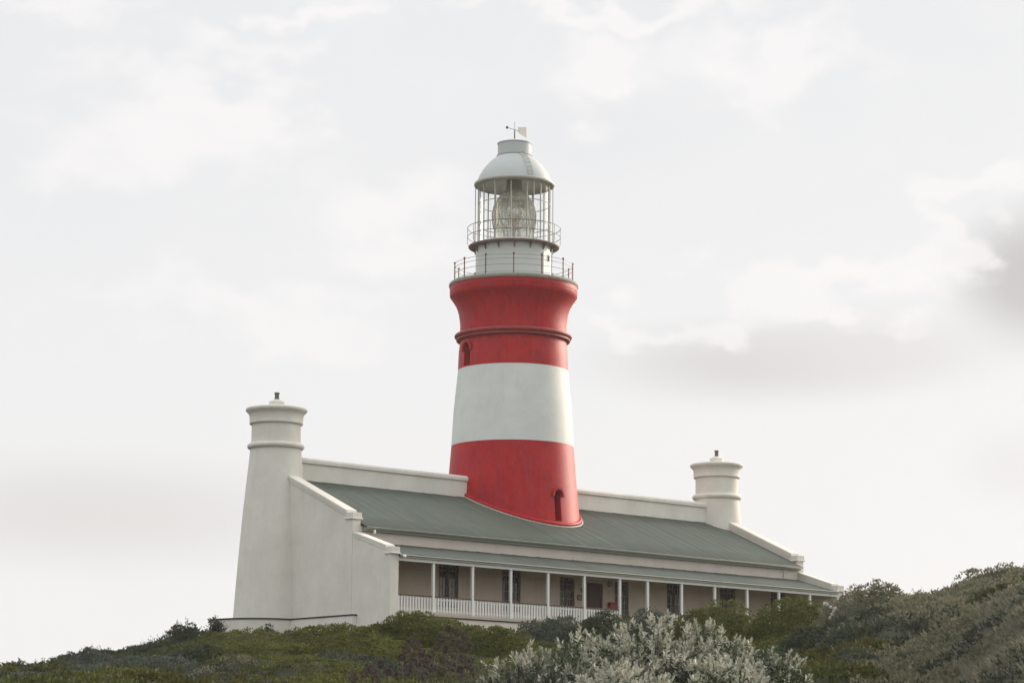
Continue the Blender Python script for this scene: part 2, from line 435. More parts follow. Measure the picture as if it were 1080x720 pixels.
MB().add(vs, [tuple(range(n)), tuple(n+i for i in range(n-1, -1, -1))]+[(i, n+i, n+(i+1) % n, (i+1) % n) for i in range(n)]).build('vane_plate', M_rim, vane)
# lens
lp = [(20.12, .82), (20.38, .955), (20.9, 1.09), (21.43, 1.14), (21.9, 1.05), (22.2, .90), (22.45, .74), (22.60, .60)]
prof = []
for z in np.arange(20.12, 22.60, .062):
    r = float(np.interp(z, [a[0] for a in lp], [a[1] for a in lp]))
    prof += [(z, r-.03), (z+.02, r+.012), (z+.056, r-.012)]
lens = MB().lathe(prof, n=64, cap=False).build('lens', M_lens, tower, 20)
MB().lathe([(19.97, .5), (20.05, .86), (20.12, .86), (20.13, .6)], n=48).build('lens_pedestal', M_brass, lens, 40)
MB().lathe([(22.58, .66), (22.64, .66), (22.70, .60), (22.80, .42), (23.2, .40), (24.2, .38)], n=48).build('lens_cap', M_rim, lens, 40)
lf = MB()
for k in range(8):
    a = k*45+12
    pts = [pol(r+.02, a, z) for z, r in lp]
    lf.tube(pts, .018, 6)
for phi in (4, 94, 184, 274):   # bullseye rings
    for rr in (.30, .55, .8):
        pts = []
        for i in range(32):
            t = 2*math.pi*i/32; z = 21.32+rr*math.sin(t)
            rz = float(np.interp(z, [a[0] for a in lp], [a[1] for a in lp]))+.02
            s = rr*math.cos(t); dphi = math.degrees(math.asin(max(-.95, min(.95, s/rz))))
            pts.append(pol(rz, phi+dphi, z))
        lf.tube(pts, .014, 5, True)
lf.build('lens_frame', M_brass, lens, 60)
MB().lathe([(20.95, .08), (20.97, .22), (21.08, .30), (21.3, .30), (21.42, .22), (21.46, .06)], n=32).build('lamp', M_lamp, lens, 50)
MB().lathe([(20.0, .09), (20.94, .06)], n=16).build('lamp_stem', M_rim, lens, 50)
for ph, zz in ((64, 18.9),):
    pass
MB().tube([pol(1.99, 63, 18.9), pol(1.99, 63, 19.2)], .05, 8).build('drum_vent', M_iron, tower, 50)
MB().tube([pol(1.975, 80, 17.87), pol(1.975, 80, 19.7)], .03, 8).build('drain_pipe', M_lwhite, tower, 50)

# ------------------------------------------------------------------ keepers' house
house = empty('keepers_house', (0, 0, 0), label='long cream house with green metal roofs, verandah and two round end towers', cat='house')
XI = 14.53            # inner face of the gable walls
def end_tower(sx):
    prof = [(-1.6, 1.90), (.175, 1.80), (2.37, 1.665), (5.03, 1.467), (7.33, 1.25), (7.9, 1.20), (8.33, 1.155), (9.2, 1.15)]
    t = MB().lathe([(z, r) for z, r in prof], (sx*14.85, 0, 0), 96).build('end_tower', M_cream, house, 30)
    MB().lathe([(7.98, 1.18), (7.985, 1.24), (8.02, 1.30), (8.08, 1.335), (8.15, 1.335), (8.22, 1.29), (8.25, 1.22), (8.26, 1.15)], (sx*14.85, 0, 0), 96, False).build('collar_moulding', M_cream, t, 50)
    MB().lathe([(9.15, 1.10), (9.155, 1.235), (9.19, 1.26), (9.215, 1.265), (9.25, 1.25), (9.55, 1.265), (9.64, 1.30), (9.72, 1.375), (9.77, 1.43), (9.83, 1.45), (9.89, 1.43), (9.93, 1.36), (9.95, 1.2)], (sx*14.85, 0, 0), 96).build('cap_moulding', M_cream, t, 40)
    b = MB(); a = .37
    b.lathe([(9.945, .37), (10.24, .37), (10.33, .22), (10.36, .14)], (sx*14.85, 0, 0), 24)
    b.build('chimney_base', M_cream, t, 40)
    MB().lathe([(10.34, .115), (10.6, .095), (10.605, .12), (10.69, .12), (10.695, .085)], (sx*14.85, 0, 0), 20).build('chimney_pot', M_pot, t, 40)
for sx in (-1, 1): end_tower(sx)

def sgn_box(b, sx, xa, xb, *rest):
    x0, x1 = sorted((sx*xa, sx*xb)); b.box(x0, x1, *rest)
def gable(sx):
    x0, x1 = sorted((sx*15.0, sx*XI))
    top = lambda y: 7.10-.438*(abs(y)-.3)
    poly = [(-6.08, -1.6), (.28, -1.6), (.28, top(.3)-.16), (-.3, top(.3)-.16), (-5.62, top(5.62)-.16), (-5.62, 4.3), (-6.08, 4.3)]
    g = MB().prism_yz(poly, x0, x1).build('gable_wall', M_cream, house)
    for s in (-1,):
        # raking coping in two steps
        def strip(y0, y1, up_, dn, xa, xb, nm):
            pl = [(s*y0, top(y0)+up_), (s*y1, top(y1)+up_), (s*y1, top(y1)-dn), (s*y0, top(y0)-dn)]
            xs = sorted((sx*xa, sx*xb)); return pl, xs
        pl, xs = strip(.3, 5.70, 0, .155, 15.075, 14.455, '')
        c = MB().prism_yz(pl, *xs)
        pl, xs = strip(.3, 5.68, -.157, .30, 15.04, 14.49, '')
        c.prism_yz(pl, *xs)
        c.build('raking_coping', M_cream, g, bevel=.02)
        k = MB(); ya, yb = sorted((s*5.56, s*6.13))
        sgn_box(k, sx, 15.03, 14.50, ya, yb, 4.35, 4.598)
        ya, yb = sorted((s*5.60, s*6.17)); sgn_box(k, sx, 15.07, 14.46, ya, yb, 4.29, 4.36)
        k.build('kneeler', M_cream, g, bevel=.015)
    # lower wing wall that closes the verandah
    vt = lambda y: 3.70-.313*(y-6.2)
    poly = [(-6.085, -1.6), (-6.085, vt(6.085)-.10), (-8.40, vt(8.40)-.10), (-8.40, 2.6), (-8.80, 2.6), (-8.80, -1.6)]
    xs = sorted((sx*14.985, sx*14.52))
    w = MB().prism_yz(poly, *xs).build('verandah_end_wall', M_cream, house)
    c = MB()
    for ya, yb, u, dn, xa, xb in ((6.17, 8.46, 0, .105, 15.03, 14.47), (6.175, 8.45, -.107, .24, 15.01, 14.495)):
        c.prism_yz([(-ya, vt(ya)+u), (-yb, vt(yb)+u), (-yb, vt(yb)-dn), (-ya, vt(ya)-dn)], *sorted((sx*xa, sx*xb)))
    c.build('raking_coping', M_cream, w, bevel=.015)
    k = MB(); sgn_box(k, sx, 15.0, 14.5, -8.86, -8.40, 2.62, 2.885); sgn_box(k, sx, 15.04, 14.46, -8.90, -8.42, 2.565, 2.625)
    k.build('kneeler', M_cream, w, bevel=.012)
for sx in (-1, 1): gable(sx)

# front wall with real openings
WIN = [(-13.0, .56, 2.62), (-9.33, .60, 2.62), (-5.45, .58, 2.62), (-1.86, .48, 2.45), (1.76, .48, 2.45), (5.45, .56, 2.62), (9.25, .58, 2.62), (13.0, .56, 2.62)]
DOOR = (-.04, .54, 2.30)
ops = sorted([(x-w, x+w, .62, t) for x, w, t in WIN]+[(DOOR[0]-DOOR[1], DOOR[0]+DOOR[1], .02, DOOR[2])])
b = MB(); yf, yb = -6.12, -5.72; x = -XI+.002
for a, c, z0, z1 in ops:
    b.box(x, a, yf, yb, -1.5, 4.0); b.box(a, c, yf, yb, -1.5, z0); b.box(a, c, yf, yb, z1, 4.0); x = c
b.box(x, XI-.002, yf, yb, -1.5, 4.0)
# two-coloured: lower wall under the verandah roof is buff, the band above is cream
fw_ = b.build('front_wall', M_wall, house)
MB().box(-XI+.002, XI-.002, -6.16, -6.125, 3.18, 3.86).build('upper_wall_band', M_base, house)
MB().box(-XI+.002, XI-.002, -.10, .295, -1.5, 5.49).build('rear_wall', M_cream, house)
MB().box(-XI+.002, XI-.002, -5.5, -5.4, -.5, 3.6).build('dark_room_backing', M_dark, house)  # dark sheet standing in for the unlit rooms behind the windows

def window(x, w, top, tr, curtain):
    z0 = .62
    f = MB(); y0, y1 = -6.07, -5.98
    f.box(x-w, x-w+.09, y0, y1, z0, top); f.box(x+w-.09, x+w, y0, y1, z0, top)
    f.box(x-w+.09, x+w-.09, y0, y1, top-.09, top); f.box(x-w+.09, x+w-.09, y0, y1, z0, z0+.10)
    f.box(x-.065, x+.065, y0-.012, y1, z0+.10, top-.09)
    for s0, s1 in ((x-w+.09, x-.065), (x+.065, x+w-.09)):
        f.box(s0, s1, y0-.006, y1, tr-.055, tr+.055)
    fo = f.build('window', M_frame, house)
    bb = MB(); t = .014
    for s0, s1 in ((x-w+.09, x-.065), (x+.065, x+w-.09)):
        mid = (s0+s1)/2
        for za, zb, nr in ((z0+.10, tr-.055, 3), (tr+.055, top-.09, 2)):
            # sash rim
            bb.box(s0, s0+.022, y0+.015, y0+.05, za, zb); bb.box(s1-.022, s1, y0+.015, y0+.05, za, zb)
            bb.box(mid-t, mid+t, y0+.02, y0+.05, za, zb)
            for i in range(1, nr):
                z = za+(zb-za)*i/nr
                bb.box(s0+.022, mid-t, y0+.022, y0+.048, z-t, z+t); bb.box(mid+t, s1-.022, y0+.022, y0+.048, z-t, z+t)
            bb.box(s0+.022, mid-t, y0+.022, y0+.048, zb-.025, zb); bb.box(mid+t, s1-.022, y0+.022, y0+.048, zb-.025, zb)
    bb.build('glazing_bars', M_barlight, fo)
    MB().box(x-w+.085, x+w-.085, y0+.055, y0+.06, z0+.095, top-.085).build('pane', M_win if not curtain else M_glaze, fo)
    MB().box(x-w-.06, x+w+.06, -6.20, -6.03, z0-.07, z0-.001).build('sill', M_base, fo)
    if curtain:
        c = MB(); n = 40; vs = []
        for s0, s1 in ((x-w+.10, x-.075), (x+.075, x+w-.10)):
            for i in range(n):
                u0 = s0+(s1-s0)*i/n; u1 = s0+(s1-s0)*(i+1)/n
                ya, yb_ = -5.93+.02*math.sin(i*1.3), -5.93+.02*math.sin((i+1)*1.3)
                c.add([(u0, ya, .7), (u1, yb_, .7), (u1, yb_, tr-.08), (u0, ya, tr-.08)], [(0, 1, 2, 3)])
        c.build('curtain', M_curtain, fo)
        MB().box(x-w, x+w, -5.9, -5.89, tr-.06, top).build('dark_backing', M_dark, fo)  # dark sheet painted as the room's shade behind the upper panes
for x, w, t in WIN:
    window(x, w, t, 2.06 if t > 2.5 else 1.85, abs(x+9.33) < .1)
d0, dw, dt = DOOR
b = MB(); b.box(d0-dw, d0-dw+.08, -6.07, -5.97, .02, dt); b.box(d0+dw-.08, d0+dw, -6.07, -5.97, .02, dt); b.box(d0-dw+.08, d0+dw-.08, -6.07, -5.97, dt-.08, dt)
door = b.build('door', M_frame, house)
b = MB(); b.box(d0-dw+.08, d0+dw-.08, -6.03, -5.98, .02, dt-.08)
for za, zb in ((.2, .85), (1.0, 1.55), (1.68, 2.1)):
    for s in (-1, 1):
        u = sorted((d0+s*.05, d0+s*.38)); b.box(u[0], u[1], -6.045, -6.028, za, zb)
b.build('door_leaf', M_door, door, bevel=.006)
MB().ball((d0+.36, -6.07, 1.05), .035).build('handle', M_brass, door, 60)

# roofs: corrugated sheets
def corr(name, y0, z0, y1, z1, mat, pitch=.15, amp=.016, th=.03, nseg=6):
    n = int(2*XI/pitch)*nseg; vs = []; fs = []; rows = 5
    xs = np.linspace(-XI+.004, XI-.004, n+1)
    for j in range(rows):
        t = j/(rows-1)
        for i, x in enumerate(xs):
            sheet = int((x+XI)/.76)
            lap = .012 if ((x+XI) % .76) < .10 else 0
            wob = .006*math.sin(sheet*2.3+t*3)
            vs.append((x, y0+(y1-y0)*t, z0+(z1-z0)*t+amp*math.sin(2*math.pi*x/pitch)+lap+wob))
    m = n+1
    flip = y1 < y0
    for j in range(rows-1):
        for i in range(n):
            f = (j*m+i, j*m+i+1, (j+1)*m+i+1, (j+1)*m+i)
            fs.append(f[::-1] if flip else f)
    o = MB().add(vs, fs).build(name, mat, house, 60)
    sm = o.modifiers.new('thickness', 'SOLIDIFY'); sm.thickness = th; sm.offset = -1
    return o
corr('main_roof', -.30, 6.65, -6.42, 3.98, M_roof)
corr('verandah_roof', -6.14, 3.30, -8.92, 2.515, M_roof)
# ridge parapet, interrupted by the tower
for s in (-1, 1):
    xa, xb = (-13.75, -3.19) if s < 0 else (3.0, 13.75)
    p = MB().box(xa, xb, -.30, .30, 5.5, 7.50).build('ridge_parapet', M_cream, house)
    c = MB()
    xe = xb if s < 0 else xa
    c.prism_yz([(-.38, 7.46), (.38, 7.46), (.38, 7.62), (.30, 7.72), (-.30, 7.72), (-.38, 7.62)], xa, xb-.05 if s < 0 else xb)
    c.build('parapet_coping', M_cream, p, bevel=.02)
# gutters, fascias
def gutter(name, y, z, r, mat):
    n = 10; vs = []; fs = []
    for x in (-XI+.02, XI-.02):
        for k in range(n+1):
            a = math.pi+math.pi*k/n; vs.append((x, y+r*math.cos(a), z+r*math.sin(a)))
    for k in range(n): fs.append((k, k+1, n+2+k, n+1+k))
    o = MB().add(vs, fs).build(name, mat, house, 60)
    sm = o.modifiers.new('thickness', 'SOLIDIFY'); sm.thickness = .012
    bead = MB().tube([(-XI+.02, y-r, z), (XI-.02, y-r, z)], .018, 8); bead.build('gutter_bead', mat, o, 60)
    return o
g1 = gutter('eaves_gutter', -6.44, 3.945, .085, M_gutter)
MB().box(-XI+.01, XI-.01, -6.345, -6.30, 3.78, 3.955).build('eaves_fascia', M_gutter, house)
MB().box(-XI+.01, XI-.01, -6.30, -6.16, 3.77, 3.80).build('eaves_soffit', M_ceil, house)
for xx in (13.35,):
    pipe = MB().tube([(xx, -6.42, 3.86), (xx, -6.24, 3.70), (xx, -6.22, 3.35)], .04, 8).build('downpipe', M_base, house, 60)
MB().box(-XI+.01, XI-.01, -8.915, -8.87, 2.435, 2.555).build('verandah_fascia', M_gutter, house)
MB().tube([(-XI+.01, -8.93, 2.53), (XI-.01, -8.93, 2.53)], .03, 8).build('verandah_gutter', M_gutter, house, 60)
MB().box(-XI+.01, XI-.01, -8.83, -8.69, 2.285, 2.45).build('verandah_beam', M_beam, house, bevel=.01)
MB().prism_yz([(-6.13, 3.22), (-8.68, 2.46), (-8.68, 2.42), (-6.13, 3.18)], -XI+.01, XI-.01).build('verandah_ceiling', M_ceil, house)
# deck
MB().box(-XI+.01, XI-.01, -8.86, -6.13, -.075, .05).build('verandah_deck', M_deck, house, bevel=.01)
MB().box(-XI+.01, XI-.01, -8.84, -8.75, -.12, -.077).build('deck_shadow_strip', M_black, house)  # black strip standing in for the shadow line under the deck
MB().box(-XI+.01, XI-.01, -8.80, -8.45, -1.8, -.122).build('verandah_base_wall', M_base, house)
posts = [.9242+2.3109*i for i in range(6)]; posts = [-x for x in posts[::-1]]+posts
for i, x in enumerate(posts):
    b = MB().box(x-.062, x+.062, -8.81, -8.69, .05, 2.284)
    b.box(x-.085, x+.085, -8.835, -8.665, .052, .20)
    b.build('verandah_post', M_post, house, bevel=.012)
edges = [-XI]+posts+[XI]
for i in range(len(edges)-1):
    if i == 6: continue      # the way in
    xa = edges[i]+(.064 if i else .0); xb = edges[i+1]-(.064 if i < len(edges)-2 else .0)
    n = max(1, round((xb-xa)/.163)); p = (xb-xa)/n
    b = MB()
    for k in range(n):
        c = xa+(k+.5)*p; b.box(c-.047, c+.047, -8.765, -8.74, .10, .775)
    b.box(xa, xb, -8.738, -8.705, .17, .24); b.box(xa, xb, -8.738, -8.705, .66, .72)
    bal = b.build('balustrade', M_post, house)
    MB().box(xa, xb, -8.79, -8.70, .777, .832).build('handrail', M_rail, bal, bevel=.01)
    MB().box(xa, xb, -8.78, -8.715, .052, .098).build('bottom_rail', M_deck, bal)
b = MB()
for k in range(5): b.box(-.85, .85, -8.862-.32*(k+1), -8.862-.32*k, -1.6, -.10-.17*k)
b.build('front_steps', M_stone, house, bevel=.015)
# plinth below the left gable and rounded platform round the end towers
for sx in (-1, 1):
    p = MB().lathe([(-2.2, 2.42), (-.065, 2.40)], (sx*15.1, .45, 0), 96).build('tower_plinth', M_cream, house, 30)
    MB().lathe([(-.064, 2.36), (-.063, 2.445), (.0, 2.445), (.001, 2.36)], (sx*15.1, .45, 0), 96).build('plinth_edge', M_black, p, 30)  # flat black band along the plinth top
    b = MB(); sgn_box(b, sx, 15.24, 14.99, -6.48, -1.5, -2.2, -.065); q = b.build('gable_plinth', M_cream, house)
    b = MB(); sgn_box(b, sx, 15.27, 14.99, -6.52, -1.45, -.063, .0); b.build('plinth_edge', M_black, q)

# fittings fixed to the house (things of their own)
def fitting(name, label, cat, loc): return empty(name, loc, label=label, cat=cat)
t = fitting('floodlight', 'white floodlight under the verandah eave beside the left end wall', 'floodlight', (-14.36, -8.95, 2.47))
MB().box(-.02, .02, 0, .05, -.03, .03).build('bracket', M_lampwhite, t); MB().ball((0, -.05, 0), .085, 14, 10).build('lamp_head', M_lampwhite, t, 60)
t = fitting('floodlight', 'small white floodlight under the main roof gutter by the left gable', 'floodlight', (-14.05, -6.5, 3.80))
MB().box(-.02, .02, .05, .2, -.02, .02).build('bracket', M_lampwhite, t); MB().lathe([(-.13, .06), (.02, .05), (.04, .03)], n=14).build('lamp_head', M_lampwhite, t, 40)
t = fitting('tap_box', 'small white box on the deck edge at the foot of the left end wall', 'box', (-14.38, -8.93, -.07))
MB().box(-.07, .07, 0, .07, -.09, .07).build('casing', M_lampwhite, t, bevel=.01); MB().tube([(0, .03, -.09), (0, .03, -.3)], .015, 6).build('pipe', M_lampwhite, t, 60)
t = fitting('wall_lamp', 'round dark bulkhead lamp high on the wall right of the door', 'lamp', (.93, -6.123, 2.30))
MB().lathe([(0, .15), (.04, .15), (.06, .12), (.09, .11)], n=24).build('housing', M_signdark, t, 40)
MB().lathe([(.091, .10), (.12, .08), (.135, .03)], n=24).build('diffuser', M_barlight, t, 40)
t.rotation_euler = (R(90), 0, 0)
t = fitting('wall_lantern', 'small dark lantern on the wall left of the door, above the plate', 'lamp', (-.97, -6.123, 1.87))
MB().box(-.03, .03, -.10, 0, .08, .11).build('arm', M_signdark, t); MB().lathe([(-.12, .05), (.06, .085), (.09, .03), (.13, .01)], (0, -.12, 0), 6).build('lantern_body', M_signdark, t)
t = fitting('wall_plate', 'dark square plate fixed to the wall left of the door', 'plaque', (-1.06, -6.123, 1.53))
MB().box(-.17, .17, -.03, 0, -.13, .13).build('plate', M_signdark, t, bevel=.008); MB().box(-.13, .13, -.034, -.031, -.09, .09).build('face', M_barlight, t)
t = fitting('fire_hose_box', 'bright red box on the verandah wall right of the door', 'red box', (1.04, -6.123, 1.16))
MB().box(-.25, .25, -.22, 0, -.28, .25).build('cabinet', M_redbox, t, bevel=.02); MB().box(-.22, .22, -.235, -.222, -.25, .22).build('door', M_redbox, t, bevel=.008); MB().tube([(.15, -.25, -.05), (.15, -.25, .06)], .012, 6).build('handle', M_signdark, t)

# ------------------------------------------------------------------ terrain
def h2(ix, iy, k):
    v = np.sin(ix*127.1+iy*311.7+k*74.7)*43758.5453; return v-np.floor(v)
def cushions(x, y, cell, seed, wantid=False, lo=.55, hi=.95):
    """rounded domes on a jittered grid, 0..1"""
    X = x/cell; Y = y/cell; ix = np.floor(X); iy = np.floor(Y); best = np.zeros_like(X); ids = np.zeros_like(X)
    for dx in (-1, 0, 1):
        for dy in (-1, 0, 1):
            cx, cy = ix+dx, iy+dy
            px = cx+.12+.76*h2(cx, cy, seed); py = cy+.12+.76*h2(cx, cy, seed+1)
            rr = lo+(hi-lo)*h2(cx, cy, seed+2); hh = .3+.7*h2(cx, cy, seed+3)
            q = 1-((X-px)**2+(Y-py)**2)/rr**2
            v = hh*np.clip(q, 0, 1)**.6
            ids = np.where(v > best, h2(cx, cy, seed+4), ids); best = np.maximum(best, v)
    return (best, ids) if wantid else best
def vnoise(x, y, s, k):
    X = x/s; Y = y/s; ix = np.floor(X); iy = np.floor(Y); fx = X-ix; fy = Y-iy; fx = fx*fx*(3-2*fx); fy = fy*fy*(3-2*fy)
    a = h2(ix, iy, k); b = h2(ix+1, iy, k); c = h2(ix, iy+1, k); d = h2(ix+1, iy+1, k)
    return a*(1-fx)*(1-fy)+b*fx*(1-fy)+c*(1-fx)*fy+d*fx*fy
def ss(a, b, x):
    t = np.clip((x-a)/(b-a), 0, 1); return t*t*(3-2*t)
def base_z(x, y):
    u, d = pxd(x, y)
    z = np.interp(d, [0, 12, 20, 40, 60, 80, 100, 113, 122, 172, 200, 300, 500, 6000], [-9.8, -9.7, -9.0, -7.5, -6.6, -4.9, -2.95, -1.45, -1.05, -1.05, -2.2, -8, -11, -14])
    drop = np.interp(u, [-1600, -700, -300, -100, 0, 100, 180, 250], [9.4, 7, 4.7, 3.2, 2.5, 1.75, 1.1, .45])*ss(60, 110, d)
    z = z-drop
    z = z+2.9*np.exp(-((u-1130)/230)**2-((d-82)/24)**2)+.9*ss(830, 900, u)*np.exp(-((d-60)/14)**2)
    z = z+2.0*ss(1130, 1500, u)*np.exp(-((d-80)/30)**2)
    z = z+1.25*ss(975, 1120, u)*np.exp(-((d-46)/13)**2)
    fade = ss(6000, 200, d)
    return z+(vnoise(x, y, 9, 3)-.5)*.5*fade*ss(20, 40, d)
def veg(x, y):
    """low cushions of scrub on the slope, in metres"""
    u, d = pxd(x, y)
    ex = np.maximum(np.maximum(-18.5-x, x-19), 0); ey = np.maximum(np.maximum(-10.2-y, y-8), 0)
    m = ss(25, 50, d)*ss(.3, 6, np.hypot(ex, ey))
    m = m*(.65+.35*ss(.3, .7, vnoise(x, y, 6, 11)))
    return (cushions(x, y, 2.9, 5)*.95+cushions(x, y, 1.3, 9)*.30+cushions(x, y, .55, 15)*.10)*m
def gz(x, y): return float(base_z(np.array([x]), np.array([y]))[0])
az = np.concatenate([np.linspace(-1.15, -.24, 50), np.linspace(-.235, .245, 420), np.linspace(.25, 1.15, 50)])
dd_ = np.concatenate([np.linspace(2, 34, 24), np.linspace(35, 124, 330), np.linspace(125, 180, 30), np.geomspace(185, 5000, 26)])
A, D = np.meshgrid(az, dd_, indexing='ij')
X = CAM[0]+D*np.sin(YAW+A); Y = CAM[1]+D*np.cos(YAW+A)
Z = base_z(X, Y)+veg(X, Y)*.9
hx = np.maximum(np.abs(X)-19, 0)
V = np.stack([X, Y, Z], -1).reshape(-1, 3)
nd = len(dd_); na = len(az)
ii, jj = np.meshgrid(np.arange(na-1), np.arange(nd-1), indexing='ij'); q = (ii*nd+jj).ravel()
FA = np.stack([q, q+1, q+nd+1, q+nd], -1)
def npmesh(name, V, Fq, mats, matidx=None, smooth=False):
    me = bpy.data.meshes.new(name); nv = len(V); nf = len(Fq); k = Fq.shape[1]
    me.vertices.add(nv); me.vertices.foreach_set('co', np.asarray(V, np.float32).ravel())
    me.loops.add(nf*k); me.loops.foreach_set('vertex_index', np.asarray(Fq, np.int32).ravel())
    me.polygons.add(nf); me.polygons.foreach_set('loop_start', np.arange(nf, dtype=np.int32)*k)
    for m in mats: me.materials.append(m)
    if matidx is not None: me.polygons.foreach_set('material_index', np.asarray(matidx, np.int32))
    if smooth: me.polygons.foreach_set('use_smooth', np.ones(nf, bool))
    me.update(calc_edges=True); me.validate()
    return me
def link(name, me, parent=None):
    o = bpy.data.objects.new(name, me); COL.objects.link(o)
    if parent: o.parent = parent
    return o
FA = FA[:, ::-1]
ground = link('hillside', npmesh('hillside', V, FA, [M_ground], smooth=True)); tag(ground, kind='structure', label='scrub covered hillside rising to the lighthouse')
# a wide plain underneath, out to the horizon and behind the viewpoint
gp = MB().add([(-6000, -6000, -15), (6000, -6000, -15), (6000, 6000, -15), (-6000, 6000, -15)], [(0, 1, 2, 3)]).build('ground', M_ground); tag(gp, kind='structure', label='low coastal plain')

# ------------------------------------------------------------------ leaves
rng = np.random.default_rng(11)
def unit(v): return v/np.maximum(np.linalg.norm(v, axis=-1, keepdims=True), 1e-9)
def leaves(P, NRM, L, W, out=.7, upb=.4, rnd=.8):
    """one diamond leaf per point"""
    n = len(P)
    a = unit(NRM*out+np.array([0, 0, upb])+rng.normal(size=(n, 3))*rnd)
    s = unit(np.cross(a, rng.normal(size=(n, 3))))
    L = np.asarray(L).reshape(-1, 1)*np.ones((n, 1)); W = np.asarray(W).reshape(-1, 1)*np.ones((n, 1))
    nr = np.cross(a, s)*L*.10
    V = np.stack([P, P+a*L*.5+s*W/2+nr, P+a*L, P+a*L*.5-s*W/2+nr], 1).reshape(-1, 3)
    return V, np.arange(4*n).reshape(n, 4)
def clumps(C, NC, rc, k, L, squash=.85):
    """tufts: k leaves round every centre"""
    m = len(C); d = unit(rng.normal(size=(m, k, 3))+NC[:, None, :]*1.1+np.array([0, 0, .35]))
    P = C[:, None, :]+d*(rc[:, None, None]*rng.uniform(.75, 1.05, (m, k, 1)))*np.array([1, 1, squash])
    P = P.reshape(-1, 3); d = d.reshape(-1, 3); n = len(P)
    return leaves(P, d, rng.uniform(.6, 1.3, n)*L, rng.uniform(.35, .6, n)*L, .9, .15, .55)
def lobed(rng, n=14, amp=.22, sharp=9):
    C = unit(rng.normal(size=(n, 3))*np.array([1, 1, .7])+np.array([0, 0, .35])); A_ = rng.uniform(.3, 1, n)*amp
    C2 = unit(rng.normal(size=(70, 3))); A2 = rng.uniform(-.5, 1, 70)*amp*.28
    def f(d):
        r = np.ones(len(d))*(1-amp*.5)
        r += (np.exp(sharp*(d@C.T-1))*A_).sum(1)+(np.exp(45*(d@C2.T-1))*A2).sum(1)
        return r
    return f
def flared(V, h, fl):
    V = V.copy(); t = np.clip(V[:, 2]/h, 0, 2); V[:, 2] = np.where(V[:, 2] > 0, h*t**fl, V[:, 2]); return V
def dome_shell(f, rx, ry, h, n, fl=1.0):
    d = unit(rng.normal(size=(n, 3))); d[:, 2] = np.where(d[:, 2] < -.25, -d[:, 2], d[:, 2])
    r = f(d); P = flared(d*r[:, None]*np.array([rx, ry, h]), h, fl); Nn = unit(d/np.array([rx, ry, h]))
    return P, Nn
def core(f, rx, ry, h, k, nu=48, nv=20, fl=1.0):
    th = np.linspace(0, 2*np.pi, nu, endpoint=False); ph = np.linspace(-.3, np.pi/2-.01, nv)
    T, Pp = np.meshgrid(th, ph); d = np.stack([np.cos(T)*np.cos(Pp), np.sin(T)*np.cos(Pp), np.sin(Pp)], -1).reshape(-1, 3)
    V = flared(d*(f(d)*k)[:, None]*np.array([rx, ry, h]), h, fl)
    i, j = np.meshgrid(np.arange(nu), np.arange(nv-1)); i = i.ravel(); j = j.ravel(); i2 = (i+1) % nu
    return V, np.stack([j*nu+i, j*nu+i2, (j+1)*nu+i2, (j+1)*nu+i], -1)
def join(parts):
    Vs = []; Fs = []; n = 0
    for v, f in parts: Vs.append(v); Fs.append(f+n); n += len(v)
    return np.concatenate(Vs), np.concatenate(Fs)
def place(px, top, d, hw, sink=.25):
    """base point, height and half width of a plant whose top shows at a photo pixel"""
    p = at(px, top, d); zb = gz(p[0], p[1])-sink
    return p[0], p[1], zb, max(.35, p[2]-zb), hw*d/F_PX

def cushion_shrub(name, label, px, top, d, hw, mat, L=.11, n=None, amp=.2, depth=1.0, group=None, wild=.0, fl=None):
    x, y, zb, h, r = place(px, top, d, hw)
    h *= .97
    f = lobed(rng, 14, amp); fl = fl or (1.55 if name == 'cushion_shrub' else 1.2)
    if fl > 1.4: r *= 1.3
    area = 2*np.pi*((r*r)+2*r*h)/3
    tuft = min(.24, .055+.0016*d+.01*r)
    m = int(min(1600, area*1.0/(tuft*tuft)*.9))
    P, Nn = dome_shell(f, r, r*depth, h, m, fl); kz = h/np.percentile(P[:, 2], 99.2); P[:, 2] *= kz
    P *= rng.uniform(.90, 1.02, (m, 1))
    L = max(.04, d*.00105)
    lv, lf_ = clumps(P, Nn, tuft*rng.uniform(.55, 1.25, m), 34, L)
    nn = int(min(9000, area*3.2/(L*L)))
    Pm, Nm = dome_shell(f, r, r*depth, h, nn, fl); Pm[:, 2] *= kz
    moss = leaves(Pm*.90, Nm, rng.uniform(.6, 1.3, nn)*L, rng.uniform(.4, .7, nn)*L, .8, .2, .8)
    cv, cf = core(f, r, r*depth, h, .88, fl=fl); cv[:, 2] *= kz
    parts = [(cv, cf), (lv, lf_), moss]
    if wild:      # loose shoots that break the outline
        m = int(area*26*wild); P2, N2 = dome_shell(f, r, r*depth, h, m, fl); P2[:, 2] *= kz
        N2 = unit(N2+np.array([0, 0, .9])+rng.normal(size=(m, 3))*.35); ln = rng.uniform(.12, .42, m)*min(1, h)
        for t in np.linspace(.2, 1, 7):
            Q = P2*.97+N2*(ln*t)[:, None]
            parts.append(leaves(Q, N2, L*rng.uniform(.5, 1.0, m), L*.3, .8, .3, .7))
    V, Fq = join(parts)
    o = link(name, npmesh(name, V, Fq, [mat])); o.location = (x, y, zb)
    o.rotation_euler = (0, 0, -YAW)
    tag(o, label, 'shrub', group)
    return o

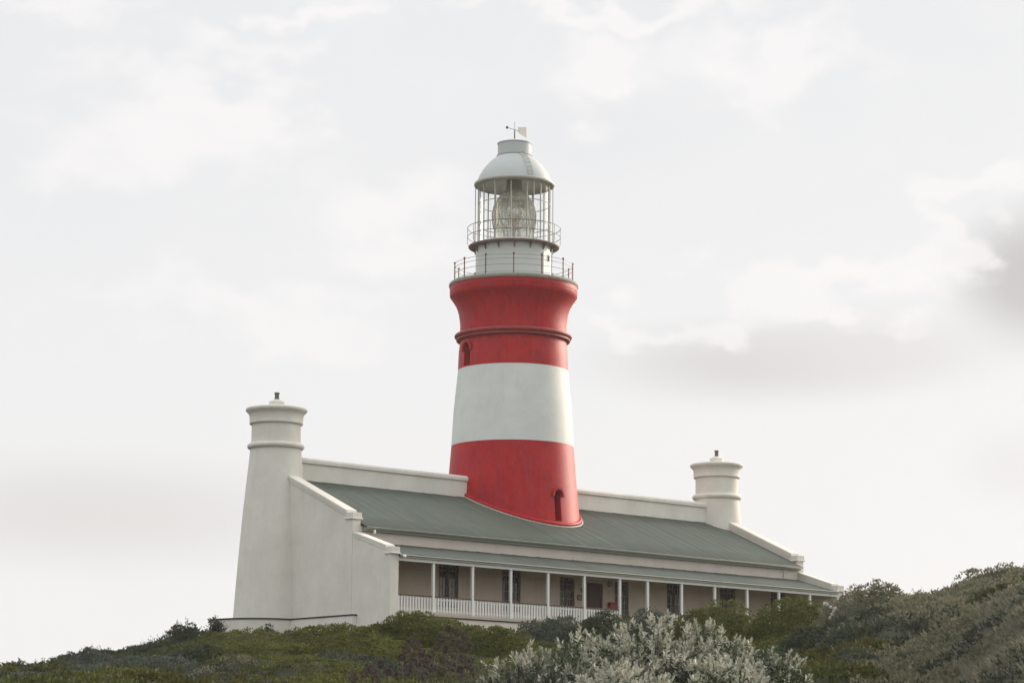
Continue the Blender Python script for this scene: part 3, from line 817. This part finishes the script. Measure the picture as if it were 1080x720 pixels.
# scrub that covers the slope as one mass
def scatter(n, u0, u1, d0, d1):
    u = rng.uniform(u0, u1, n); d = np.sqrt(rng.uniform(d0*d0, d1*d1, n)); a = np.arctan((u-540)/F_PX)
    return CAM[0]+d*np.sin(YAW+a), CAM[1]+d*np.cos(YAW+a), u, d
x, y, u, d = (np.concatenate(q_) for q_ in zip(scatter(40000, -60, 1140, 50, 124), scatter(7000, -60, 1140, 26, 50)))
keep = ~((x > -17.6) & (y > -9.9)); x, y, u, d = x[keep], y[keep], u[keep], d[keep]
z = base_z(x, y)+veg(x, y)*.9
e = .12
zx = (base_z(x+e, y)+veg(x+e, y)*.9-z)/e; zy = (base_z(x, y+e)+veg(x, y+e)*.9-z)/e
nrm = unit(np.stack([-zx, -zy, np.ones_like(zx)], -1))
n = len(x); KL = 18
lv, lf_ = clumps(np.stack([x, y, z-.02], -1), nrm, rng.uniform(.09, .28, n), KL, .11)
_, cid = cushions(x, y, 2.9, 5, True); _, cid2 = cushions(x, y, 1.3, 9, True)
t = cid*.75+cid2*.25+(vnoise(x, y, 11, 31)-.5)*.7+np.interp(u, [0, 180, 300, 560, 800, 900, 1000], [.36, .24, -.10, -.10, .10, .42, .72])+rng.normal(size=n)*.05
sp = np.repeat(np.digitize(t, [.36, .56, .78, 1.08]), KL)
def scrub(i, c): return leafmat('slope_scrub_leaves_%d' % i, c, patch=.6)
SCRUB = [scrub(0, [(.066, .082, .020), (.114, .126, .030), (.086, .102, .027), (.140, .142, .044)]),
         scrub(1, [(.050, .072, .024), (.088, .110, .036), (.066, .088, .029), (.110, .122, .045)]),
         scrub(2, [(.056, .058, .018), (.086, .084, .026), (.068, .070, .022), (.104, .098, .036)]),
         scrub(3, [(.040, .054, .038), (.066, .082, .058), (.052, .068, .048), (.084, .096, .070)]),
         scrub(4, [(.132, .132, .084), (.195, .192, .126), (.16, .158, .104), (.23, .222, .154)])]  # right-slope leaves, the hazy glare put into their paler colour
tag(link('slope_scrub', npmesh('slope_scrub', lv, lf_, SCRUB, sp)), 'low olive green scrub carpeting the whole slope', 'scrub', kind='stuff')

# ------------------------------------------------------------------ shrubs one can tell apart
CS = cushion_shrub
CS('shrub', 'dark bushy shrub on the skyline just left of the left tower plinth', 204, 661, 116, 32, M_dkgreen, amp=.3, wild=1)
CS('shrub', 'dark upright shrub leaning on the corner of the rounded plinth', 227, 656, 118, 11, M_dkgreen, .10, wild=1)
CS('shrub', 'low rounded dark shrub on the left skyline below the house', 164, 680, 110, 40, M_dkgreen, amp=.3, wild=.8)
CS('shrub', 'flat topped grey green shrub on the left skyline', 112, 687, 106, 40, M_bluegr, amp=.3, wild=.9)
CS('shrub', 'small pointed shrub at the far left of the skyline', 52, 700, 104, 34, M_dkgreen, amp=.3, wild=1)
CS('shrub', 'leftmost shrub, cut by the left edge of the picture', 6, 707, 102, 34, M_olive, amp=.3, wild=.7)
CS('shrub', 'blue grey shrub low on the left slope below the flat topped one', 80, 704, 96, 44, M_bluegr, amp=.3, wild=.9)
CS('shrub', 'dark ragged shrub on the left slope below the tower plinth', 215, 684, 100, 40, M_dkgreen, amp=.3, wild=.8)
CS('shrub', 'small dark shrub at the foot of the plinth, right of the corner shrub', 250, 672, 118, 13, M_dkgreen, .09, wild=1)
CS('shrub', 'tuft like dark shrub against the middle of the tower plinth', 279, 664, 118, 13, M_dkgreen, .09, wild=1.2)
CS('shrub', 'tiny dark shrub below the joint of tower and gable wall', 306, 669, 117, 9, M_dkgreen, .08, wild=1)
CS('cushion_shrub', 'long olive cushion shrub below the left gable wall', 350, 663, 108, 62, M_olive, amp=.14)
CS('cushion_shrub', 'broad olive green mound at the left end of the verandah', 434, 649.5, 106, 62, M_olive, .10, amp=.13, depth=.8)
CS('cushion_shrub', 'olive mound in front of the broad mound, left of the dead flower heads', 395, 672, 96, 66, M_olive, amp=.15)
CS('cushion_shrub', 'small bright olive dome below the second verandah post', 517, 664, 100, 40, M_olive, .09, amp=.10)
CS('cushion_shrub', 'green dome on the slope below the tower plinth', 262, 682, 102, 58, M_olive, amp=.16)
CS('cushion_shrub', 'grey green mound low on the left slope', 150, 697, 98, 52, M_bluegr, amp=.18, wild=.4)
CS('cushion_shrub', 'dark green mound at the bottom edge left of centre', 330, 697, 86, 62, M_olive, amp=.18)
CS('shrub', 'grey blue bush under the verandah railing, left of the dark green one', 580, 653, 108, 46, M_bluegr, amp=.3, wild=.7)
CS('shrub', 'dark green bush under the verandah railing in front of the door', 634, 648, 107, 46, M_dkgreen, amp=.3, wild=.6)
CS('shrub', 'grey green bush behind the tallest silver shoots, right of the door', 690, 647, 106, 42, M_bluegr, amp=.3, wild=.6)
CS('cushion_shrub', 'wide olive mound in front of the right half of the verandah', 762, 639, 100, 56, M_olive, .10, amp=.12)
CS('cushion_shrub', 'rounded olive mound below the right end of the verandah roof', 838, 633.5, 92, 50, M_olive, .10, amp=.12)
CS('cushion_shrub', 'tall drab bush at the right end of the house', 893, 628, 88, 40, M_drab, .10, amp=.25, wild=.5)
CS('cushion_shrub', 'dark shaded bush below the rounded olive mound', 862, 664, 78, 44, M_dkgreen, .09, amp=.25, wild=.5)
CS('cushion_shrub', 'smooth domed drab bush on the skyline right of the house', 934, 617.5, 84, 34, M_drab, .09, amp=.10)
CS('shrub', 'low spiky bush on the skyline right of the domed bush', 972, 629, 86, 44, M_drab, .09, amp=.3, wild=1.6)
CS('shrub', 'rounded bush in the dip just left of the big right mound', 1015, 621, 84, 32, M_drab, .09, amp=.22, wild=.5)
CS('cushion_shrub', 'biggest drab mound, on the skyline at the right edge', 1066, 599, 80, 62, M_drab, .09, amp=.16, depth=.8, fl=1.3)
CS('cushion_shrub', 'drab shrub in front of the big mound at the right edge', 1088, 634, 70, 60, M_drab, .08, amp=.25)
CS('cushion_shrub', 'drab shrub between the domed bush and the big mound, below the skyline', 1010, 640, 76, 56, M_drab, .085, amp=.25, wild=.6)
CS('shrub', 'grey leaved bush in the hollow below the domed bush', 935, 646, 72, 50, M_bluegr, .08, amp=.3, wild=1.0)
CS('shrub', 'grey bush with dry stalks right of the hollow', 1000, 656, 66, 52, M_bluegr, .08, amp=.3, wild=1.2)
CS('cushion_shrub', 'wide drab shrub on the floor of the hollow', 955, 668, 62, 64, M_drab, .07, amp=.3, wild=.6)
CS('cushion_shrub', 'green mound low in the hollow at the bottom edge', 905, 682, 58, 62, M_olive, .07, amp=.25, wild=.4)
CS('cushion_shrub', 'brownish mound beside the grass bank at the bottom edge', 972, 690, 54, 50, M_drab, .07, amp=.25, wild=.5)
CS('shrub', 'olive shrub at the bottom edge right of the silver thicket', 868, 700, 50, 44, M_olive, .07, amp=.3, wild=.6)

# silver-leaved shrubs in the foreground
def silver_shrub(label, px, top, d, hw, nros, depth=.9):
    x, y, zb, h, r = place(px, top, d, hw, .1)
    h *= .93
    root = empty('silver_shrub', (x, y, zb), label=label, cat='shrub', group='silver leaved shrubs in the foreground')
    root.rotation_euler = (0, 0, -YAW)
    f = lobed(rng, 18, .13)
    cv = core(f, r, r*depth, h, .62)
    P, Nn = dome_shell(f, r, r*depth, h, nros*16); P *= rng.uniform(.60, .95, (len(P), 1))
    ul = leaves(P, Nn, rng.uniform(.06, .12, len(P)), rng.uniform(.018, .035, len(P)), .6, .5, .9)
    V, Fq = join([cv, ul]); link('lower_leaves', npmesh('lower_leaves', V, Fq, [M_under]), root)
    nros = int(nros*.34)*4
    P, Nn = dome_shell(f, r, r*depth, h, nros); P[:, 2] *= h/np.percentile(P[:, 2], 96)
    P *= rng.uniform(.84, 1.05, (nros, 1))
    P = np.repeat(P[::4], 4, 0)+rng.normal(size=(nros, 3))*np.array([.085, .085, .07]); Nn = np.repeat(Nn[::4], 4, 0)
    ax = unit(Nn*.8+np.array([0, 0, .8])+rng.normal(size=(nros, 3))*.3)
    parts = []
    sz = rng.uniform(.6, 1.4, nros)
    for k in range(13):          # a rosette: inner leaves upright, outer ones spread
        spread = .25+.85*(k/12); lift = -.05*k/12*2
        t1 = unit(np.cross(ax, rng.normal(size=(nros, 3)))); 
        a = unit(ax*(1.15-spread*.75)+t1*spread)
        Lk = (.064+.03*rng.random(nros))*sz; Wk = Lk*.34
        s = unit(np.cross(a, ax)); base = P+ax*(lift*sz)[:, None]
        nr = np.cross(s, a)*(Lk*.10)[:, None]
        tip = base+a*Lk[:, None]; mid = base+a*(Lk*.55)[:, None]
        Vq = np.stack([base, mid+s*(Wk/2)[:, None]+nr, tip, mid-s*(Wk/2)[:, None]+nr], 1).reshape(-1, 3)
        parts.append((Vq, np.arange(4*nros).reshape(nros, 4)))
    V, Fq = join(parts); link('silver_leaves', npmesh('silver_leaves', V, Fq, [M_silver]), root)
    st = MB()
    for i in rng.choice(nros, min(90, nros), False):
        st.tube([P[i]*.02, P[i]*.4, P[i]*.8+np.array([0, 0, -.03]), P[i]], [.03, .02, .012, .007], 5)
    st.build('stems', M_twig, root, 60)
    return root
silver_shrub('tallest silver leaved shrub, its top shoot under the fourth verandah window', 690, 651, 41, 82, 560)
silver_shrub('silver leaved shrub right of the tallest one, in front of the olive mound', 756, 659, 41.5, 72, 540)
silver_shrub('silver leaved shrub sloping down at the right end of the silver thicket', 808, 683, 40.5, 54, 400)
silver_shrub('silver leaved shrub left of the tallest one, below the door', 624, 670, 40.5, 74, 480)
silver_shrub('thin silver leaved shrub at the left end of the silver thicket', 556, 684, 40, 70, 320)
silver_shrub('low silver leaved shrub at the bottom edge under the tallest one', 660, 694, 37, 76, 400)
silver_shrub('dark gapped silver leaved shrub at the bottom edge right of centre', 765, 690, 37, 76, 280)

# grey spiky plants at the left foot of the silver thicket
def spiky(label, px, top, d, hw, n):
    x, y, zb, h, r = place(px, top, d, hw, .1)
    root = empty('spiky_plant', (x, y, zb), label=label, cat='plant', group='grey spiky plants'); root.rotation_euler = (0, 0, -YAW)
    parts = []; m = n
    B = np.stack([rng.uniform(-r, r, m), rng.uniform(-r*.7, r*.7, m), np.zeros(m)], -1)
    ax = unit(np.stack([rng.normal(size=m)*.3, rng.normal(size=m)*.3, np.ones(m)], -1)); ln = h*rng.uniform(.55, 1.02, m)*(1-.35*(B[:, 0]/r)**2)
    for t in np.linspace(.25, 1, 34):
        Q = B+ax*(ln*t)[:, None]+rng.normal(size=(m, 3))*.01
        parts.append(leaves(Q, ax, rng.uniform(.05, .10, m), .016, .7, .2, .6))
    V, Fq = join(parts); link('leaves', npmesh('leaves', V, Fq, [M_spiky]), root)
    st = MB()
    for i in range(m): st.tube([B[i], B[i]+ax[i]*ln[i]*.6, B[i]+ax[i]*ln[i]], [.012, .008, .004], 4)
    st.build('stems', M_twig, root)
spiky('grey spiky plant at the left foot of the silver thicket', 537, 688, 40, 32, 150)
spiky('lower grey spiky plant beside the dead flower heads', 492, 697, 42, 26, 90)
spiky('grey spiky plant at the bottom edge left of the silver thicket', 560, 702, 36, 40, 150)

# dead flower heads
def dead(label, spots, d):
    pts = [at(a, b_, d+rng.uniform(-1, 1)) for a, b_ in spots]; c = np.mean(pts, 0)
    zb = gz(c[0], c[1])-.1
    root = empty('dead_flower_plant', (c[0], c[1], zb), label=label, cat='plant', group='plants with dead brown flower heads')
    st = MB(); heads = []
    for p in pts:
        p = p-np.array([c[0], c[1], zb]); b0 = np.array([p[0]*.8, p[1]*.8, min(0, p[2]-1.6)]); 
        st.tube([b0, (b0+p)/2+rng.normal(size=3)*.03, p], [.014, .011, .008], 5)
        m = 170; dv = unit(rng.normal(size=(m, 3))); rr = rng.uniform(.06, .10)
        heads.append(leaves(p+dv*rr*np.array([.8, .8, 1.0])*rng.uniform(.5, 1, (m, 1)), dv, .055, .02, 1, .1, .4))
        for t in np.linspace(.45, .95, 6):       # dry leaves up the stem
            q = b0*(1-t)+p*t; heads.append(leaves(q+rng.normal(size=(5, 3))*.015, rng.normal(size=(5, 3)), .11, .022, .7, .3, .6))
    V, Fq = join(heads); link('flower_heads', npmesh('flower_heads', V, Fq, [M_dead]), root)
    st.build('stems', M_twig, root, 60)
S1 = [(float(a), float(b_)) for a, b_ in [(472, 662), (482, 666), (476, 674), (485, 678), (466, 672), (490, 670), (461, 681), (470, 684), (479, 688), (495, 680), (455, 690), (488, 694), (468, 696)]]
dead('brown plant with dead flower heads standing before the small bright dome', S1, 62)
S2 = [(433, 676), (440, 680), (428, 684), (445, 688), (436, 692), (441, 698), (450, 700), (430, 700), (424, 692), (446, 694)]
dead('brown plant with dead flower heads left of the larger one', [(float(a), float(b_)) for a, b_ in S2], 60)
S3 = [(402, 700), (392, 705), (385, 710), (410, 708), (372, 714), (420, 712), (430, 708), (396, 716)]
dead('low dry flower spikes at the bottom edge left of the brown plants', [(float(a), float(b_)) for a, b_ in S3], 56)
S4 = [(455, 704), (465, 708), (476, 702), (486, 706), (448, 712), (500, 708), (494, 700)]
dead('dead flower heads at the bottom edge below the larger brown plant', [(float(a), float(b_)) for a, b_ in S4], 54)

# white flowers near the right end of the house
pts = [at(a, b_, 82) for a, b_ in [(872, 637), (876, 639.5), (879, 644), (877.5, 647.5), (875.5, 651), (880.5, 641), (870, 636)]]
c = np.mean(pts, 0); zb = gz(c[0], c[1])
root = empty('flowering_plant', (c[0], c[1], zb), label='cluster of white flowers beside the tall drab bush', cat='plant')
st = MB(); hd = []
for p in pts:
    p = p-np.array([c[0], c[1], zb]); st.tube([(0, 0, 0), p*np.array([.6, .6, .8]), p], [.006, .005, .004], 5)
    dv = unit(rng.normal(size=(40, 3))); hd.append((p, leaves(p+dv*.015, dv, .05, .03, 1, .2, .3)))
for p, (V, Fq) in hd: link('flower_head', npmesh('flower_head', V, Fq, [M_flower]), root); st.build('stems', M_twig, root, 60)

# dune grass on the right bank
def grass(name, label, n, u0, u1, d0, d1, L, mat, cond=None):
    x, y, u, d = scatter(n, u0, u1, d0, d1)
    if cond is not None:
        k = cond(x, y, u, d); x, y = x[k], y[k]
    m = len(x); z = base_z(x, y)+veg(x, y)*.85
    B = np.stack([x, y, z], -1); Lr = L*rng.uniform(.5, 1.15, (m, 1))
    lean = np.stack([rng.normal(size=m)*.45-.1, rng.normal(size=m)*.45, np.ones(m)], -1); lean = unit(lean)
    bend = np.stack([rng.normal(size=m)*.35-.2, rng.normal(size=m)*.35, np.zeros(m)], -1)
    s = unit(np.cross(lean, rng.normal(size=(m, 3))))*.007
    p1 = B+lean*Lr*.5; p2 = B+lean*Lr*.9+bend*Lr*.4
    V = np.stack([B-s, B+s, p1+s*.8, p1-s*.8, p2+s*.15, p2-s*.15], 1).reshape(-1, 3)
    o = np.arange(m)[:, None]*6
    Fq = np.concatenate([o+np.array([[0, 1, 2, 3]]), o+np.array([[3, 2, 4, 5]])], 0)
    tag(link(name, npmesh(name, V, Fq, [mat])), label, 'grass', kind='stuff')
grass('dune_grass', 'pale grey green dune grass on the bank at the lower right', 60000, 930, 1150, 33, 60, .30, M_grass,
      lambda x, y, u, d: (u-930)/200+vnoise(x, y, 2, 21)*.4 > .42+(d-33)/25*.25)

# ------------------------------------------------------------------ sea air
hz = MB().box(-240, 140, -240, 160, -19, 32).build('haze', M_lampwhite); tag(hz, kind='stuff', label='thin sea haze in the evening air')
hm = bpy.data.materials.new('sea_haze'); hm.use_nodes = True; hn = hm.node_tree; hn.nodes.clear()
ho = hn.nodes.new('ShaderNodeOutputMaterial'); hv = hn.nodes.new('ShaderNodeVolumePrincipled')
hv.inputs['Density'].default_value = HAZE; hv.inputs['Color'].default_value = (.95, .93, .90, 1); hv.inputs['Anisotropy'].default_value = .8
hn.links.new(hv.outputs[0], ho.inputs['Volume']); hz.data.materials.clear(); hz.data.materials.append(hm)
# ------------------------------------------------------------------ sky and sun
SUN_EL, SUN_AZ = 19.0, 90.0     # azimuth clockwise from +Y
w = bpy.data.worlds.new('World'); S.world = w; w.use_nodes = True
nt = w.node_tree; nt.nodes.clear(); Lk = nt.links.new
out = nt.nodes.new('ShaderNodeOutputWorld')
sky = nt.nodes.new('ShaderNodeTexSky'); sky.sky_type = 'NISHITA'; sky.sun_disc = False
sky.sun_elevation = R(SUN_EL); sky.sun_rotation = R(SUN_AZ); sky.dust_density = 2.0
bg1 = N(nt, 'ShaderNodeBackground', Strength=.10); Lk(sky.outputs[0], bg1.inputs[0])
tc = nt.nodes.new('ShaderNodeTexCoord'); sep = nt.nodes.new('ShaderNodeSeparateXYZ'); Lk(tc.outputs['Generated'], sep.inputs[0])
def mth(op, a, b=None, c=None, clamp=False):
    n = nt.nodes.new('ShaderNodeMath'); n.operation = op; n.use_clamp = clamp
    for i, v in enumerate((a, b, c)):
        if v is None: continue
        if hasattr(v, 'is_linked'): Lk(v, n.inputs[i])
        else: n.inputs[i].default_value = v
    return n.outputs[0]
azn = mth('ARCTAN2', sep.outputs[0], sep.outputs[1])           # clockwise from +Y
eln = mth('ARCSINE', sep.outputs[2])
# cloud noise on the direction vector
def wn(scale, detail, rough, off=(0, 0, 0), st=(1, 1, 1)):
    mp = nt.nodes.new('ShaderNodeMapping'); mp.inputs['Location'].default_value = off; mp.inputs['Scale'].default_value = st
    Lk(tc.outputs['Generated'], mp.inputs[0])
    n = N(nt, 'ShaderNodeTexNoise', Scale=scale, Detail=detail, Roughness=rough); Lk(mp.outputs[0], n.inputs['Vector']); return n
w1 = wn(30, 6, .5, st=(1, 1, 1.6)); w2 = wn(30, 6, .5, (5, 2, 1), (1, 1, 1.6))
wa = mth('MULTIPLY', mth('SUBTRACT', w1.outputs['Fac'], .5), .085)
we = mth('MULTIPLY', mth('SUBTRACT', w2.outputs['Fac'], .5), .075)
azw = mth('ADD', azn, wa); elw = mth('ADD', eln, we)
def dir_of(px, py):
    v = fw*F_PX+rt2*(px-540)-up2*(py-360); v = v/np.linalg.norm(v); return math.atan2(v[0], v[1]), math.asin(v[2])
def blob(px, py, rx, ry, soft=1.0, warp=True):
    a, e_ = dir_of(px, py)
    da = mth('DIVIDE', mth('SUBTRACT', azw if warp else azn, a), rx/F_PX); de = mth('DIVIDE', mth('SUBTRACT', elw if warp else eln, e_), ry/F_PX)
    q = mth('SQRT', mth('ADD', mth('MULTIPLY', da, da), mth('MULTIPLY', de, de)))
    m = nt.nodes.new('ShaderNodeMapRange'); m.interpolation_type = 'SMOOTHSTEP'; Lk(q, m.inputs[0])
    m.inputs[1].default_value = 1+soft*.6; m.inputs[2].default_value = max(.0, 1-soft*.8); m.inputs[3].default_value = 0; m.inputs[4].default_value = 1
    return m.outputs[0]
g = nt.nodes.new('ShaderNodeMapRange'); Lk(eln, g.inputs[0]); g.inputs[1].default_value = R(2); g.inputs[2].default_value = R(18)
base = mixc(nt, g.outputs[0], (.93, .912, .90), (.79, .805, .825))
# broad unevenness
big = wn(5, 4, .5); base = mixc(nt, mth('MULTIPLY', mth('SUBTRACT', big.outputs['Fac'], .35, clamp=True), .8), base, (.80, .80, .81))
fine = wn(30, 7, .6, (3, 3, 3), (1, 1, 2.2))
fm = nt.nodes.new('ShaderNodeMapRange'); Lk(fine.outputs['Fac'], fm.inputs[0]); fm.inputs[1].default_value = .45; fm.inputs[2].default_value = .75; fm.inputs[4].default_value = .35
base = mixc(nt, fm.outputs[0], base, (.87, .865, .87))
WHITE = (.925, .905, .90)
# grey undersides first, then the bright ragged tops that partly cover them
for px, py, rx, ry, s, col, k in ((1092, 292, 78, 64, .9, (.56, .545, .545), .95), (800, 382, 150, 36, 1.1, (.68, .66, .655), .85), (930, 368, 120, 36, 1.1, (.76, .74, .735), .7), (100, 540, 230, 50, 1.1, (.755, .73, .715), .8), (1080, 490, 60, 36, 1.1, (.80, .785, .78), .7), (620, 150, 120, 40, 1.1, (.77, .78, .80), .4)):
    base = mixc(nt, mth('MULTIPLY', blob(px, py, rx, ry, s, False), k), base, col)
for px, py, rx, ry, s in ((175, 135, 130, 50, .8), (235, 90, 80, 42, .7), (110, 165, 90, 36, .9), (290, 110, 60, 36, .8), (410, 235, 90, 42, .9), (650, 75, 78, 46, .7), (820, 70, 88, 36, .7), (640, 6, 170, 16, .9), (250, 330, 150, 30, 1), (330, 20, 60, 14, 1),
                          (60, 20, 80, 20, 1)):
    base = mixc(nt, mth('MULTIPLY', blob(px, py, rx, ry, s), .78), base, WHITE)
for px, py, rx, ry, s in ((650, 352, 44, 22, .8), (735, 338, 60, 20, .8), (845, 308, 90, 22, .8), (935, 305, 74, 26, .9), (1035, 203, 72, 26, .8), (988, 268, 24, 50, .9)):
    base = mixc(nt, mth('MULTIPLY', blob(px, py, rx, ry, s), .7), base, WHITE)
# sky overhead brightened to lift the shaded walls (none of it in frame)
zen = nt.nodes.new('ShaderNodeMapRange'); zen.interpolation_type = 'SMOOTHSTEP'; Lk(sep.outputs[2], zen.inputs[0]); zen.inputs[1].default_value = .36; zen.inputs[2].default_value = .8
base = mixc(nt, zen.outputs[0], base, (1.24, 1.25, 1.25))
dt = nt.nodes.new('ShaderNodeVectorMath'); dt.operation = 'DOT_PRODUCT'; Lk(tc.outputs['Generated'], dt.inputs[0])
dt.inputs[1].default_value = (math.sin(R(SUN_AZ))*math.cos(R(SUN_EL)), math.cos(R(SUN_AZ))*math.cos(R(SUN_EL)), math.sin(R(SUN_EL)))
au = nt.nodes.new('ShaderNodeMapRange'); au.interpolation_type = 'SMOOTHSTEP'; Lk(dt.outputs['Value'], au.inputs[0]); au.inputs[1].default_value = math.cos(R(33)); au.inputs[2].default_value = 1.0
base = mixc(nt, au.outputs[0], base, (4.2, 3.5, 2.8))
bg2 = N(nt, 'ShaderNodeBackground', Strength=1.0); Lk(base, bg2.inputs[0])
cov = nt.nodes.new('ShaderNodeMapRange'); Lk(big.outputs['Fac'], cov.inputs[0]); cov.inputs[1].default_value = .2; cov.inputs[2].default_value = .6; cov.inputs[3].default_value = .90; cov.inputs[4].default_value = .99
mx = nt.nodes.new('ShaderNodeMixShader'); Lk(cov.outputs[0], mx.inputs[0]); Lk(bg1.outputs[0], mx.inputs[1]); Lk(bg2.outputs[0], mx.inputs[2]); Lk(mx.outputs[0], out.inputs[0])

sl = bpy.data.lights.new('sun', 'SUN'); sl.energy = 3.1; sl.angle = R(18); sl.color = (1, .86, .74)
so = bpy.data.objects.new('sun', sl); COL.objects.link(so)
ld = Vector((math.sin(R(SUN_AZ))*math.cos(R(SUN_EL)), math.cos(R(SUN_AZ))*math.cos(R(SUN_EL)), math.sin(R(SUN_EL))))
so.rotation_euler = ld.to_track_quat('Z', 'Y').to_euler()
so.location = (60, 20, 60)

vs_ = S.view_settings; vs_.view_transform = 'Standard'; vs_.look = 'None'; vs_.exposure = 0.07; vs_.gamma = 1; vs_.use_curve_mapping = False
S.cycles.max_bounces = 8; S.cycles.transparent_max_bounces = 16
